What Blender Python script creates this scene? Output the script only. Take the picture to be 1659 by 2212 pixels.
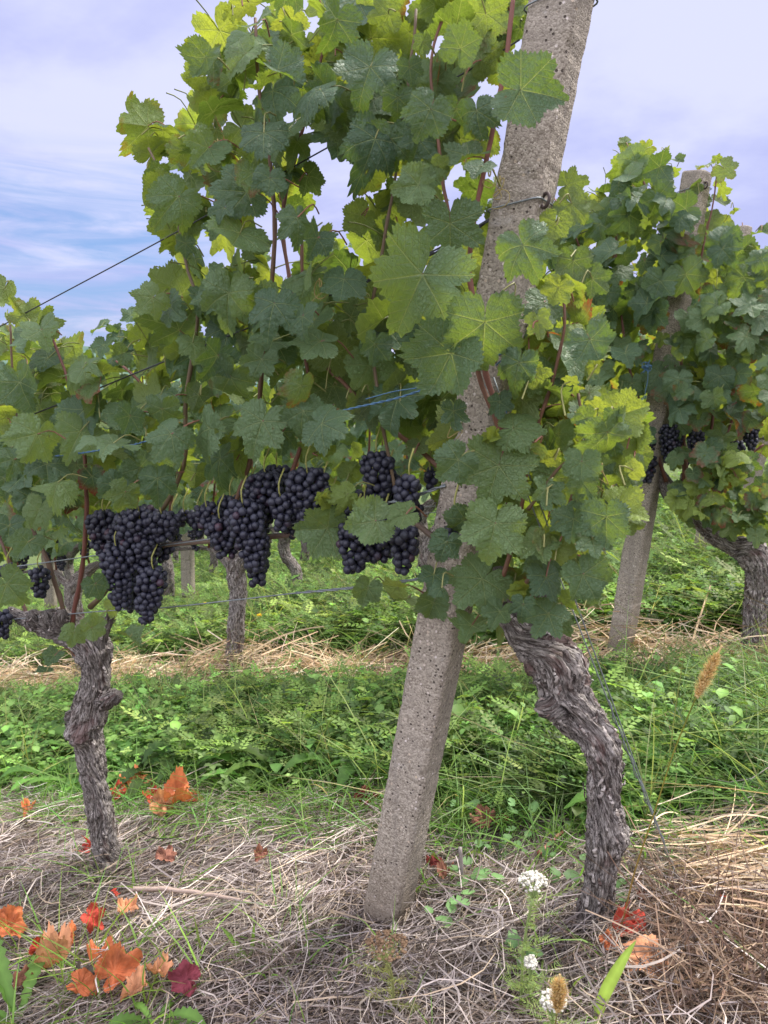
import bpy, math, random
import numpy as np
from mathutils import Vector

# ------------------------------------------------------------------ camera, sky, sun, exposure
sc = bpy.context.scene
for o in list(bpy.data.objects):
    bpy.data.objects.remove(o)
COL = sc.collection
FPX, CX, CY = 1664.0, 829.5, 1106.0            # focal length and centre in picture units (picture is 1659 x 2212)
PITCH = math.atan((CY - 820.0) / FPX)
RIGHT = np.array([1.0, 0, 0])
FWD = np.array([0, math.cos(PITCH), -math.sin(PITCH)])
UP = np.array([0, math.sin(PITCH), math.cos(PITCH)])

def ray(px, py):
    return FWD + (px - CX) / FPX * RIGHT - (py - CY) / FPX * UP

Z1 = 1.6                                        # distance of the near post's foot
CAM = np.array([0, 0, -(Z1 * ray(838, 1965))[2]])
def at(px, py, z):
    return CAM + z * ray(px, py)

cam = bpy.data.cameras.new('camera')
cam.sensor_fit = 'HORIZONTAL'; cam.sensor_width = 36.0; cam.lens = 36.0 * FPX / 1659.0
cam.clip_start = 0.02; cam.clip_end = 6000
cam_o = bpy.data.objects.new('camera', cam); COL.objects.link(cam_o)
cam_o.location = CAM; cam_o.rotation_euler = (math.pi / 2 - PITCH, 0, 0)
sc.camera = cam_o
cam.dof.use_dof = True; cam.dof.focus_distance = 1.65; cam.dof.aperture_fstop = 16.0
sc.render.resolution_x, sc.render.resolution_y = 768, 1024

SUN_EL, SUN_AZ = math.radians(57), math.radians(62)   # azimuth measured from +Y (straight ahead) towards +X
sun = bpy.data.lights.new('sun', 'SUN'); sun.energy = 4.3; sun.angle = math.radians(13); sun.color = (1.0, 0.95, 0.87)
sun_o = bpy.data.objects.new('sun', sun); COL.objects.link(sun_o)
sd = Vector((math.sin(SUN_AZ) * math.cos(SUN_EL), math.cos(SUN_AZ) * math.cos(SUN_EL), math.sin(SUN_EL)))
sun_o.rotation_euler = sd.to_track_quat('Z', 'Y').to_euler()
sun_o.location = (0, 0, 20)

sc.view_settings.view_transform = 'Standard'; sc.view_settings.look = 'None'
sc.view_settings.exposure = 0.66; sc.view_settings.gamma = 1.0
sc.cycles.max_bounces = 8; sc.cycles.transmission_bounces = 6; sc.cycles.diffuse_bounces = 5; sc.cycles.glossy_bounces = 3
sc.cycles.use_denoising = True

# ------------------------------------------------------------------ node helpers
class NT:
    def __init__(s, tree):
        s.t = tree; s.t.nodes.clear()
    def n(s, typ, ins=None, **props):
        nd = s.t.nodes.new(typ)
        for k, v in props.items(): setattr(nd, k, v)
        for k, v in (ins or {}).items(): s.put(nd.inputs[k], v)
        return nd
    def put(s, sock, v):
        if hasattr(v, 'is_output'): s.t.links.new(v, sock)
        elif hasattr(v, 'outputs'): s.t.links.new(v.outputs[0], sock)
        else:
            if isinstance(v, (tuple, list)) and len(v) == 3 and sock.type == 'RGBA': v = (*v, 1)
            sock.default_value = v
    def m(s, op, a, b=0.0, c=None, clamp=False):
        nd = s.t.nodes.new('ShaderNodeMath'); nd.operation = op; nd.use_clamp = clamp
        s.put(nd.inputs[0], a); s.put(nd.inputs[1], b)
        if c is not None: s.put(nd.inputs[2], c)
        return nd.outputs[0]
    def step(s, x, lo, hi, a=0.0, b=1.0):
        nd = s.t.nodes.new('ShaderNodeMapRange'); nd.interpolation_type = 'SMOOTHSTEP'
        for i, v in enumerate((x, lo, hi, a, b)): s.put(nd.inputs[i], v)
        return nd.outputs[0]
    def mix(s, f, a, b, mode='MIX'):
        nd = s.t.nodes.new('ShaderNodeMix'); nd.data_type = 'RGBA'; nd.blend_type = mode
        s.put(nd.inputs[0], f); s.put(nd.inputs[6], a); s.put(nd.inputs[7], b)
        return nd.outputs[2]
    def noise(s, vec, scale, detail=3.0, rough=0.55, col=False, dist=0.0):
        nd = s.n('ShaderNodeTexNoise', {'Scale': scale, 'Detail': detail, 'Roughness': rough, 'Distortion': dist})
        if vec is not None: s.put(nd.inputs['Vector'], vec)
        return nd.outputs['Color' if col else 'Fac']
    def attr(s, name):
        return s.n('ShaderNodeAttribute', attribute_name=name)
    def scl(s, vec, v):
        nd = s.n('ShaderNodeVectorMath', operation='MULTIPLY'); s.put(nd.inputs[0], vec); nd.inputs[1].default_value = v
        return nd.outputs[0]

def material(name):
    m = bpy.data.materials.new(name); m.use_nodes = True
    return m, NT(m.node_tree)

def finish(nt, shader, disp=None):
    o = nt.n('ShaderNodeOutputMaterial', {'Surface': shader})

# ------------------------------------------------------------------ sky
def make_world():
    w = bpy.data.worlds.new('World'); sc.world = w; w.use_nodes = True
    nt = NT(w.node_tree)
    sky = nt.n('ShaderNodeTexSky', sky_type='NISHITA', sun_disc=False, sun_elevation=SUN_EL, sun_rotation=SUN_AZ,
               air_density=1.0, dust_density=1.2, ozone_density=1.6)
    d = nt.n('ShaderNodeTexCoord').outputs['Generated']
    sep = nt.n('ShaderNodeSeparateXYZ', {0: d})
    z = nt.m('MAXIMUM', sep.outputs[2], 0.0)
    k = nt.m('ADD', z, 0.16)
    cx = nt.m('DIVIDE', sep.outputs[0], k); cy = nt.m('DIVIDE', sep.outputs[1], k)
    v = nt.n('ShaderNodeCombineXYZ', {0: cx, 1: cy, 2: 1.3})
    n1 = nt.noise(v, 0.85, 6, 0.52, dist=0.5)
    n2 = nt.noise(v, 2.6, 5, 0.6)
    cov = nt.m('ADD', nt.m('MULTIPLY', n1, 0.75), nt.m('MULTIPLY', n2, 0.25))
    thin = nt.step(cov, 0.40, 0.60)                       # bright, thin parts of the cloud sheet
    # an opening of clearer sky low on the left
    dirv = ray(150, 520); dirv = dirv / np.linalg.norm(dirv)
    dp = nt.n('ShaderNodeVectorMath', operation='DOT_PRODUCT'); nt.put(dp.inputs[0], d); dp.inputs[1].default_value = tuple(dirv)
    gap = nt.step(dp.outputs['Value'], 0.972, 0.9995)
    el = nt.step(sep.outputs[2], 0.02, 0.13, 0.3, 1.0)
    streak = nt.noise(nt.scl(d, (2.0, 2.0, 15.0)), 2.6, 6, 0.62, dist=0.8)
    gap = nt.m('MULTIPLY', gap, nt.step(streak, 0.78, 0.26))
    gap = nt.m('MULTIPLY', gap, nt.step(sep.outputs[2], 0.30, 0.17))
    cloud = nt.mix(thin, (5.1, 5.5, 9.2), (7.3, 7.6, 10.4))
    clear = nt.mix(0.6, nt.mix(1.0, sky.outputs[0], (1.4, 1.4, 1.4), 'MULTIPLY'), (2.0, 4.0, 9.0))
    colr = nt.mix(gap, cloud, clear)
    low = nt.step(sep.outputs[2], 0.12, 0.02)
    colr = nt.mix(nt.m('MULTIPLY', low, nt.step(streak, 0.36, 0.72, 0, 0.7)), colr, (7.0, 6.8, 8.8))
    # added fill for the front leaves: unseen sky overhead and behind the viewer boosted
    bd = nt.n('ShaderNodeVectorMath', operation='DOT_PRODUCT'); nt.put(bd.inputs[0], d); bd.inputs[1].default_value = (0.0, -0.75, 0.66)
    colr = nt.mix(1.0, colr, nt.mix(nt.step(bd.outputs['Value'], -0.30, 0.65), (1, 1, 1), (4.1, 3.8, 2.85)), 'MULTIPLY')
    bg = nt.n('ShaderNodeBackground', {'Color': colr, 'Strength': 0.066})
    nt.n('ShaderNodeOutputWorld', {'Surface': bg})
make_world()

# ------------------------------------------------------------------ ground frame and rows
P1 = at(838, 1965, Z1)
P2 = at(1335, 1430, Z1 * 1.91)
D = ray(-2400, 1580); D = D / np.linalg.norm(D)          # along the rows, away from the row end
E = P2 - P1                                              # from row to row
NRM = np.cross(E, D); NRM = NRM / np.linalg.norm(NRM)
if NRM[2] < 0: NRM = -NRM
DH = np.array([D[0], D[1], 0]); DH /= np.linalg.norm(DH)
UH = np.array([-DH[1], DH[0], 0])
if UH @ E < 0: UH = -UH
SP, SHIFT = UH @ E, DH @ E                               # row spacing and shift of the row ends
ZW = np.array([0, 0, 1.0])

def plane_z(x, y):
    z = P1[2] - (NRM[0] * (x - P1[0]) + NRM[1] * (y - P1[1])) / NRM[2]
    return 12.0 * np.tanh(z / 12.0)

def vnoise(p, seed=0):
    p = np.asarray(p, float); i = np.floor(p).astype(np.int64); f = p - i; f = f * f * (3 - 2 * f)
    def h(ix, iy, iz):
        n = (ix * 374761393 + iy * 668265263 + iz * 2147483647 + seed * 974711) & 0xffffffff
        n = ((n ^ (n >> 13)) * 1274126177) & 0xffffffff
        n = ((n ^ (n >> 16)) * 2246822519) & 0xffffffff
        return ((n >> 8) & 0xffff) / 65535.0
    r = 0
    for dx in (0, 1):
        wx = f[..., 0] if dx else 1 - f[..., 0]
        for dy in (0, 1):
            wy = f[..., 1] if dy else 1 - f[..., 1]
            for dz in (0, 1):
                wz = f[..., 2] if dz else 1 - f[..., 2]
                r = r + wx * wy * wz * h(i[..., 0] + dx, i[..., 1] + dy, i[..., 2] + dz)
    return r * 2 - 1
def fbm(p, seed=0, o=4):
    p = np.asarray(p, float); a, r = 1.0, 0
    for k in range(o):
        r = r + a * vnoise(p * (2.03 ** k), seed + k * 17); a *= 0.5
    return r

def gz(x, y):
    x = np.asarray(x, float); y = np.asarray(y, float)
    near = np.exp(-(x * x + y * y) / 400.0)
    q = np.stack([x * 1.7, y * 1.7, np.zeros_like(x)], -1); q2 = q * 3.7
    return plane_z(x, y) + near * (0.022 * vnoise(q, 3) + 0.010 * vnoise(q2, 5))
def ts(t, s):
    """ground point at t along the rows and s across them, seen from the near post's foot"""
    t = np.asarray(t, float); s = np.asarray(s, float)
    x = P1[0] + DH[0] * t + UH[0] * s; y = P1[1] + DH[1] * t + UH[1] * s
    return np.stack([x, y, gz(x, y)], -1)
def ground(px, py):
    r = ray(px, py); k = ((P1 - CAM) @ NRM) / (r @ NRM)
    p = CAM + k * r; p[2] = gz(p[0], p[1])
    return p
def rowpt(px, py, off=0.0, k=0):
    """the point seen at (px, py) on the upright plane of row k, moved off metres away from the viewer"""
    r = ray(px, py); q = (P1 + k * E + UH * off - CAM)
    return CAM + r * ((q @ UH) / (r @ UH))
def depth(p):
    return (p - CAM) @ FWD

# ------------------------------------------------------------------ mesh builder
class MB:
    def __init__(s):
        s.v, s.f, s.lp, s.tint, s.nv = [], [], [], [], 0
    def add(s, v, faces, lp=None, tint=(0.5, 0, 0.5), mi=0):
        v = np.asarray(v, float).reshape(-1, 3); n = len(v)
        s.v.append(v)
        s.lp.append(np.zeros((n, 3)) if lp is None else np.asarray(lp, float).reshape(-1, 3))
        t = np.asarray(tint, float)
        s.tint.append(np.broadcast_to(t, (n, 3)) if t.ndim == 1 else t.reshape(-1, 3))
        for f in (faces if isinstance(faces, list) else [faces]):
            f = np.asarray(f, np.int64)
            if len(f): s.f.append((f + s.nv, mi))
        s.nv += n
    def build(s, name, mats, parent=None, origin=None, smooth=True):
        me = bpy.data.meshes.new(name)
        v = np.concatenate(s.v)
        if origin is not None: v = v - np.asarray(origin)
        loops = np.concatenate([f.ravel() for f, _ in s.f])
        tot = np.concatenate([np.full(len(f), f.shape[1]) for f, _ in s.f])
        mi = np.concatenate([np.full(len(f), m) for f, m in s.f])
        start = np.concatenate([[0], np.cumsum(tot)[:-1]])
        me.vertices.add(len(v)); me.vertices.foreach_set('co', v.astype(np.float32).ravel())
        me.loops.add(len(loops)); me.loops.foreach_set('vertex_index', loops.astype(np.int32))
        me.polygons.add(len(tot)); me.polygons.foreach_set('loop_start', start.astype(np.int32))
        me.polygons.foreach_set('material_index', mi.astype(np.int32))
        me.polygons.foreach_set('use_smooth', np.full(len(tot), smooth, dtype=bool))
        me.update(calc_edges=True)
        a = me.attributes.new('lp', 'FLOAT_VECTOR', 'POINT'); a.data.foreach_set('vector', np.concatenate(s.lp).astype(np.float32).ravel())
        t = np.concatenate(s.tint); t = np.concatenate([t, np.ones((len(t), 1))], 1)
        a = me.attributes.new('tint', 'FLOAT_COLOR', 'POINT'); a.data.foreach_set('color', t.astype(np.float32).ravel())
        for m in (mats if isinstance(mats, (list, tuple)) else [mats]): me.materials.append(m)
        o = bpy.data.objects.new(name, me); COL.objects.link(o)
        if parent is not None: o.parent = parent
        return o

def tag(o, label, cat, group=None, kind=None):
    o['label'] = label
    if cat: o['category'] = cat
    if group: o['group'] = group
    if kind: o['kind'] = kind
    return o
def thing(name, label, cat, loc, group=None):
    o = bpy.data.objects.new(name, None); COL.objects.link(o); o.location = tuple(loc); o.empty_display_size = 0.1
    return tag(o, label, cat, group)
def single(mb, name, mats, label, cat, loc, group=None, kind=None):
    o = mb.build(name, mats, None, loc); o.location = tuple(loc)
    return tag(o, label, cat, group, kind)
def copy_tree(o, parent=None):
    c = o.copy(); COL.objects.link(c)
    if parent is not None: c.parent = parent
    for ch in [x for x in bpy.data.objects if x.parent == o]: copy_tree(ch, c)
    return c

def nrm(v):
    v = np.asarray(v, float); return v / (np.linalg.norm(v, axis=-1, keepdims=True) + 1e-12)
def smooth_path(pts, n):
    pts = np.asarray(pts, float)
    seg = np.linalg.norm(np.diff(pts[:, :3], axis=0), axis=1); u = np.concatenate([[0], np.cumsum(seg)]); u /= u[-1]
    q = np.concatenate([[2 * pts[0] - pts[1]], pts, [2 * pts[-1] - pts[-2]]])
    out = []
    for x in np.linspace(0, 1, n):
        i = min(np.searchsorted(u, x, 'right') - 1, len(pts) - 2); f = (x - u[i]) / (u[i + 1] - u[i] + 1e-9)
        a, b, c, d = q[i], q[i + 1], q[i + 2], q[i + 3]
        out.append(0.5 * (2 * b + (c - a) * f + (2 * a - 5 * b + 4 * c - d) * f * f + (3 * b - a - 3 * c + d) * f ** 3))
    return np.array(out)
def frames(pts):
    t = nrm(np.gradient(pts, axis=0))
    ref = np.array([0.31, -0.9, 0.2]) if abs(t[0] @ np.array([0, 0, 1])) > 0.6 else np.array([0, 0, 1.0])
    A = np.zeros_like(t); a = ref - t[0] * (ref @ t[0])
    for i in range(len(t)):
        a = a - t[i] * (a @ t[i]); a = a / np.linalg.norm(a); A[i] = a
    return t, A, np.cross(t, A)
def tube(mb, pts, rad, sides=6, tint=(0.5, 0, 0.5), mi=0, cap=True):
    pts = np.asarray(pts, float); n = len(pts); rad = np.broadcast_to(np.asarray(rad, float), (n,))
    t, A, B = frames(pts)
    th = np.linspace(0, 2 * math.pi, sides, endpoint=False)
    v = pts[:, None] + rad[:, None, None] * (A[:, None] * np.cos(th)[None, :, None] + B[:, None] * np.sin(th)[None, :, None])
    i = np.arange(n - 1)[:, None] * sides; j = np.arange(sides)[None]; j2 = (j + 1) % sides
    f = np.stack([i + j, i + j2, i + sides + j2, i + sides + j], -1).reshape(-1, 4)
    s = np.concatenate([[0], np.cumsum(np.linalg.norm(np.diff(pts, axis=0), axis=1))])
    lp = np.stack([np.broadcast_to(np.cos(th)[None], (n, sides)) * 0.5, np.broadcast_to(np.sin(th)[None], (n, sides)) * 0.5, np.broadcast_to(s[:, None], (n, sides))], -1)
    fs = [f]
    vv = v.reshape(-1, 3); lp = lp.reshape(-1, 3)
    if cap:
        vv = np.concatenate([vv, pts[:1], pts[-1:]]); lp = np.concatenate([lp, [[0, 0, 0], [0, 0, s[-1]]]])
        b = n * sides; jj = np.arange(sides)
        fs.append(np.stack([np.full(sides, b), (jj + 1) % sides, jj], -1))
        fs.append(np.stack([np.full(sides, b + 1), b - sides + jj, b - sides + (jj + 1) % sides], -1))
    mb.add(vv, fs, lp, tint, mi)

def ribbons(mb, base, dirs, L, W, bend, K=4, taper=False, tint=None, rng=None, centre=False, roll=None, mi=0):
    """N narrow strips in one go"""
    N = len(base); u = np.linspace(0, 1, K)
    dirs = nrm(dirs)
    c = base[:, None] + dirs[:, None] * (L[:, None] * (u - (0.5 if centre else 0)))[..., None] + bend[:, None] * ((u ** 2 if not centre else (u - .5) ** 2) * L[:, None])[..., None]
    r = rng.normal(size=(N, 3)) if roll is None else roll
    side = nrm(np.cross(dirs, r))
    w = W[:, None] * ((1 - u ** 2 * 0.92) if taper else (1 - 0.5 * np.abs(u - .5)))
    v = np.stack([c - side[:, None] * w[..., None], c + side[:, None] * w[..., None]], 2)
    i = np.arange(N)[:, None] * (2 * K); j = np.arange(K - 1)[None] * 2
    f = np.stack([i + j, i + j + 1, i + j + 3, i + j + 2], -1).reshape(-1, 4)
    t = np.repeat(tint, 2 * K, axis=0)
    mb.add(v.reshape(-1, 3), f, None, t, mi)

def stamp(mb, tpl, pos, rotz, scale, tilt=None, tintmul=None):
    """many copies of one small template"""
    v, fs, tint = tpl; N = len(pos); n = len(v)
    c, s = np.cos(rotz), np.sin(rotz)
    x = v[None, :, 0] * c[:, None] - v[None, :, 1] * s[:, None]; y = v[None, :, 0] * s[:, None] + v[None, :, 1] * c[:, None]
    z = np.broadcast_to(v[None, :, 2], x.shape)
    if tilt is not None: x = x + z * tilt[:, :1]; y = y + z * tilt[:, 1:]
    V = np.stack([x, y, z], -1) * scale[:, None, None] + pos[:, None]
    off = (np.arange(N) * n)[:, None, None]
    F = [(f[None] + off).reshape(-1, f.shape[1]) for f in fs]
    T = np.broadcast_to(tint[None], (N, n, 3))
    if tintmul is not None: T = T * tintmul[:, None]
    mb.add(V.reshape(-1, 3), F, None, T.reshape(-1, 3))

# ------------------------------------------------------------------ materials
def leaf_material(name, veins=True):
    m, nt = material(name)
    lp = nt.attr('lp').outputs['Vector']; tn = nt.n('ShaderNodeSeparateColor', {0: nt.attr('tint').outputs['Color']})
    young, red, val = tn.outputs[0], tn.outputs[1], tn.outputs[2]
    sp = nt.n('ShaderNodeSeparateXYZ', {0: lp}); x, y, rnd = sp.outputs
    geo = nt.n('ShaderNodeNewGeometry')
    pos = nt.n('ShaderNodeCombineXYZ', {0: x, 1: y, 2: nt.m('MULTIPLY', rnd, 40.0)}).outputs[0]
    ax = nt.m('ABSOLUTE', x)
    mott = nt.noise(pos, 3.2, 4, 0.6)
    vein = 0.0; edge = None
    if veins:
        ang = nt.m('ARCTAN2', ax, y)
        main = None; sec = None
        for a, lo, hi in ((0, -1, 0.44), (0.88, 0.44, 1.32), (1.80, 1.32, 4)):
            ca, sa = math.cos(a), math.sin(a)
            al = nt.m('ADD', nt.m('MULTIPLY', ax, sa), nt.m('MULTIPLY', y, ca))
            pe = nt.m('ABSOLUTE', nt.m('SUBTRACT', nt.m('MULTIPLY', ax, ca), nt.m('MULTIPLY', y, sa)))
            w = nt.m('MAXIMUM', nt.m('MULTIPLY_ADD', al, -0.016, 0.022), 0.004)
            mk = nt.m('MULTIPLY', nt.step(pe, w, nt.m('MULTIPLY', w, 0.4)), nt.m('GREATER_THAN', al, 0.0))
            main = mk if main is None else nt.m('MAXIMUM', main, mk)
            fr = nt.m('FRACT', nt.m('MULTIPLY', nt.m('MULTIPLY_ADD', pe, -0.75, al), 6.5))
            df = nt.m('ABSOLUTE', nt.m('SUBTRACT', fr, 0.5))
            sk = nt.step(df, 0.075, 0.02)
            inn = nt.m('MULTIPLY', nt.m('GREATER_THAN', ang, lo), nt.m('LESS_THAN', ang, hi))
            sk = nt.m('MULTIPLY', sk, inn)
            sec = sk if sec is None else nt.m('MAXIMUM', sec, sk)
        vo = nt.n('ShaderNodeTexVoronoi', {'Scale': 17.0}, feature='DISTANCE_TO_EDGE'); nt.put(vo.inputs['Vector'], pos)
        net = nt.step(vo.outputs['Distance'], 0.09, 0.0)
        vein = nt.m('MAXIMUM', main, nt.m('MULTIPLY', sec, 0.5))
        hgt = nt.m('SUBTRACT', nt.m('MULTIPLY', nt.noise(pos, 6.0, 2, 0.5), 1.1), nt.m('ADD', nt.m('MULTIPLY', vein, 0.60), nt.m('MULTIPLY', net, 0.14)))
        bump = nt.n('ShaderNodeBump', {'Strength': 0.8, 'Distance': 0.008, 'Height': hgt})
    r2 = nt.m('ADD', nt.m('MULTIPLY', x, x), nt.m('MULTIPLY', y, y))
    top = nt.mix(val, (0.058, 0.116, 0.072), (0.130, 0.218, 0.110))
    top = nt.mix(nt.m('MULTIPLY', mott, 0.5), top, (0.070, 0.128, 0.045))
    top = nt.mix(young, top, (0.24, 0.33, 0.055))
    spots = nt.step(nt.noise(pos, 5.5, 5, 0.7), 0.52, 0.62)
    rim = nt.m('MULTIPLY', nt.step(r2, 0.15, 0.65), red)
    redm = nt.m('MULTIPLY', nt.m('MULTIPLY', rim, nt.step(nt.m('ADD', mott, nt.m('MULTIPLY', red, 0.30)), 0.58, 0.70)), nt.m('SUBTRACT', 1.0, nt.m('MULTIPLY', vein, 0.8)))
    top = nt.mix(redm, top, nt.mix(spots, (0.23, 0.018, 0.018), (0.20, 0.06, 0.045)))
    if veins:
        hv = nt.n('ShaderNodeTexVoronoi', {'Scale': 3.6}); nt.put(hv.inputs['Vector'], nt.n('ShaderNodeVectorMath', {0: pos, 1: (7.3, 1.9, 0)}, operation='ADD'))
        hc = nt.n('ShaderNodeSeparateColor', {0: hv.outputs['Color']})
        hd = nt.m('ADD', hv.outputs['Distance'], nt.m('MULTIPLY', mott, 0.12))
        pick = nt.m('GREATER_THAN', hc.outputs[0], 0.93)
        hole = nt.m('MULTIPLY', pick, nt.m('LESS_THAN', hd, 0.135))
        top = nt.mix(nt.m('MULTIPLY', nt.m('GREATER_THAN', hc.outputs[0], 0.90), nt.step(hd, 0.22, 0.13)), top, (0.15, 0.085, 0.035))
    und = nt.mix(0.55, top, (0.17, 0.215, 0.085))
    col = nt.mix(geo.outputs['Backfacing'], top, und)
    tr = nt.mix(young, nt.mix(nt.m('MULTIPLY', val, val), (0.10, 0.18, 0.020), (0.38, 0.49, 0.040)), (0.58, 0.62, 0.06))
    tr = nt.mix(nt.m('MULTIPLY', mott, 0.35), tr, (0.26, 0.34, 0.02))
    tr = nt.mix(redm, tr, (0.42, 0.015, 0.01))
    if veins:
        col = nt.mix(nt.m('MULTIPLY', vein, 0.55), col, (0.27, 0.34, 0.14))
        tr = nt.mix(nt.m('MULTIPLY', vein, 0.55), tr, (0.50, 0.54, 0.12))
        tr = nt.mix(nt.m('MULTIPLY', net, 0.35), tr, (0.20, 0.28, 0.02))
    p = nt.n('ShaderNodeBsdfPrincipled', {'Base Color': col, 'Roughness': nt.mix(geo.outputs['Backfacing'], (0.47,) * 3, (0.75,) * 3), 'Specular IOR Level': 0.5})
    t = nt.n('ShaderNodeBsdfTranslucent', {'Color': tr})
    if veins:
        nt.put(p.inputs['Normal'], bump); nt.put(t.inputs['Normal'], bump)
    mx = nt.n('ShaderNodeMixShader', {0: 0.44, 1: p, 2: t})
    if veins:                                           # a few holes eaten into the blades
        mx = nt.n('ShaderNodeMixShader', {0: hole, 1: mx, 2: nt.n('ShaderNodeBsdfTransparent')})
    finish(nt, mx)
    return m

def plain_attr_material(name, rough=0.7, trans=0.0, noise=0.3, nscale=60, trcol=1.6, spec=0.3):
    m, nt = material(name)
    c = nt.attr('tint').outputs['Color']
    ob = nt.n('ShaderNodeTexCoord').outputs['Object']
    f = nt.noise(ob, nscale, 4, 0.6)
    c2 = nt.mix(1.0, c, nt.mix(f, (1 - noise,) * 3, (1 + noise,) * 3), 'MULTIPLY')
    p = nt.n('ShaderNodeBsdfPrincipled', {'Base Color': c2, 'Roughness': rough, 'Specular IOR Level': spec})
    if trans > 0:
        t = nt.n('ShaderNodeBsdfTranslucent', {'Color': nt.mix(1.0, c2, (trcol, trcol, trcol * 0.5), 'MULTIPLY')})
        p = nt.n('ShaderNodeMixShader', {0: trans, 1: p, 2: t})
    finish(nt, p)
    return m

def bark_material(name='vine_bark'):
    m, nt = material(name)
    lp = nt.attr('lp').outputs['Vector']
    v = nt.scl(lp, (9.0, 9.0, 7.0))
    f1 = nt.noise(nt.scl(lp, (6.5, 6.5, 20.0)), 3.0, 6, 0.72, dist=0.35)
    f2 = nt.noise(nt.scl(lp, (1.2, 1.2, 5.0)), 2.6, 3, 0.6)
    f3 = nt.noise(nt.scl(lp, (14, 14, 22.0)), 3.0, 4, 0.7)
    c = nt.mix(nt.step(f1, 0.38, 0.60), (0.105, 0.086, 0.076), (0.43, 0.39, 0.36))
    cw = nt.noise(nt.scl(lp, (9, 9, 12)), 2.0, 3, 0.6, col=True)
    wv_ = nt.n('ShaderNodeVectorMath', operation='MULTIPLY_ADD'); nt.put(wv_.inputs[0], cw); wv_.inputs[1].default_value = (.16, .16, .10); nt.put(wv_.inputs[2], lp)
    vc = nt.n('ShaderNodeTexVoronoi', {'Scale': 3.2}, feature='DISTANCE_TO_EDGE'); nt.put(vc.inputs['Vector'], nt.scl(wv_.outputs[0], (5.2, 5.2, 11.0)))
    crack = nt.step(vc.outputs['Distance'], 0.0, 0.055)
    c = nt.mix(crack, (0.055, 0.044, 0.038), c)
    c = nt.mix(nt.step(f2, 0.52, 0.70, 0, 0.75), c, (0.145, 0.085, 0.075))
    c = nt.mix(nt.step(f3, 0.58, 0.72, 0, 0.4), c, (0.42, 0.40, 0.38))
    mo = nt.noise(nt.scl(lp, (2, 2, 9.0)), 3.0, 5, 0.7)
    c = nt.mix(nt.step(mo, 0.60, 0.72, 0, 0.35), c, (0.20, 0.23, 0.14))
    h = nt.m('ADD', nt.m('ADD', nt.m('MULTIPLY', f1, 0.6), nt.m('MULTIPLY', f3, 0.4)), nt.m('MULTIPLY', crack, 0.8))
    b = nt.n('ShaderNodeBump', {'Strength': 1.0, 'Distance': 0.011, 'Height': h})
    p = nt.n('ShaderNodeBsdfPrincipled', {'Base Color': c, 'Roughness': 0.88, 'Specular IOR Level': 0.2, 'Normal': b})
    finish(nt, p); return m

def cane_material():
    m, nt = material('cane_bark')
    lp = nt.attr('lp').outputs['Vector']; tn = nt.attr('tint').outputs['Color']
    f = nt.noise(nt.scl(lp, (8, 8, 30)), 3.0, 4, 0.6)
    c = nt.mix(1.0, tn, nt.mix(f, (0.55, 0.5, 0.5), (1.5, 1.5, 1.45)), 'MULTIPLY')
    b = nt.n('ShaderNodeBump', {'Strength': 0.5, 'Distance': 0.002, 'Height': f})
    p = nt.n('ShaderNodeBsdfPrincipled', {'Base Color': c, 'Roughness': 0.5, 'Normal': b})
    finish(nt, p); return m

def berry_material():
    m, nt = material('grape_skin')
    ob = nt.n('ShaderNodeTexCoord').outputs['Object']; lp = nt.attr('lp').outputs['Vector']
    tn = nt.n('ShaderNodeSeparateColor', {0: nt.attr('tint').outputs['Color']})
    f = nt.noise(ob, 95.0, 4, 0.65); g = nt.noise(ob, 520.0, 3, 0.6)
    bl = nt.m('MULTIPLY', nt.step(nt.m('ADD', nt.m('MULTIPLY', f, 0.75), nt.m('MULTIPLY', g, 0.25)), 0.34, 0.66), nt.m('MULTIPLY_ADD', tn.outputs[0], 0.65, 0.30))
    base = nt.mix(tn.outputs[1], (0.008, 0.008, 0.020), (0.05, 0.012, 0.022))
    c = nt.mix(bl, base, (0.040, 0.043, 0.064))
    r = nt.m('MULTIPLY_ADD', bl, 0.25, 0.42)
    p = nt.n('ShaderNodeBsdfPrincipled', {'Base Color': c, 'Roughness': r, 'Specular IOR Level': 0.45})
    finish(nt, p); return m

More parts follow.
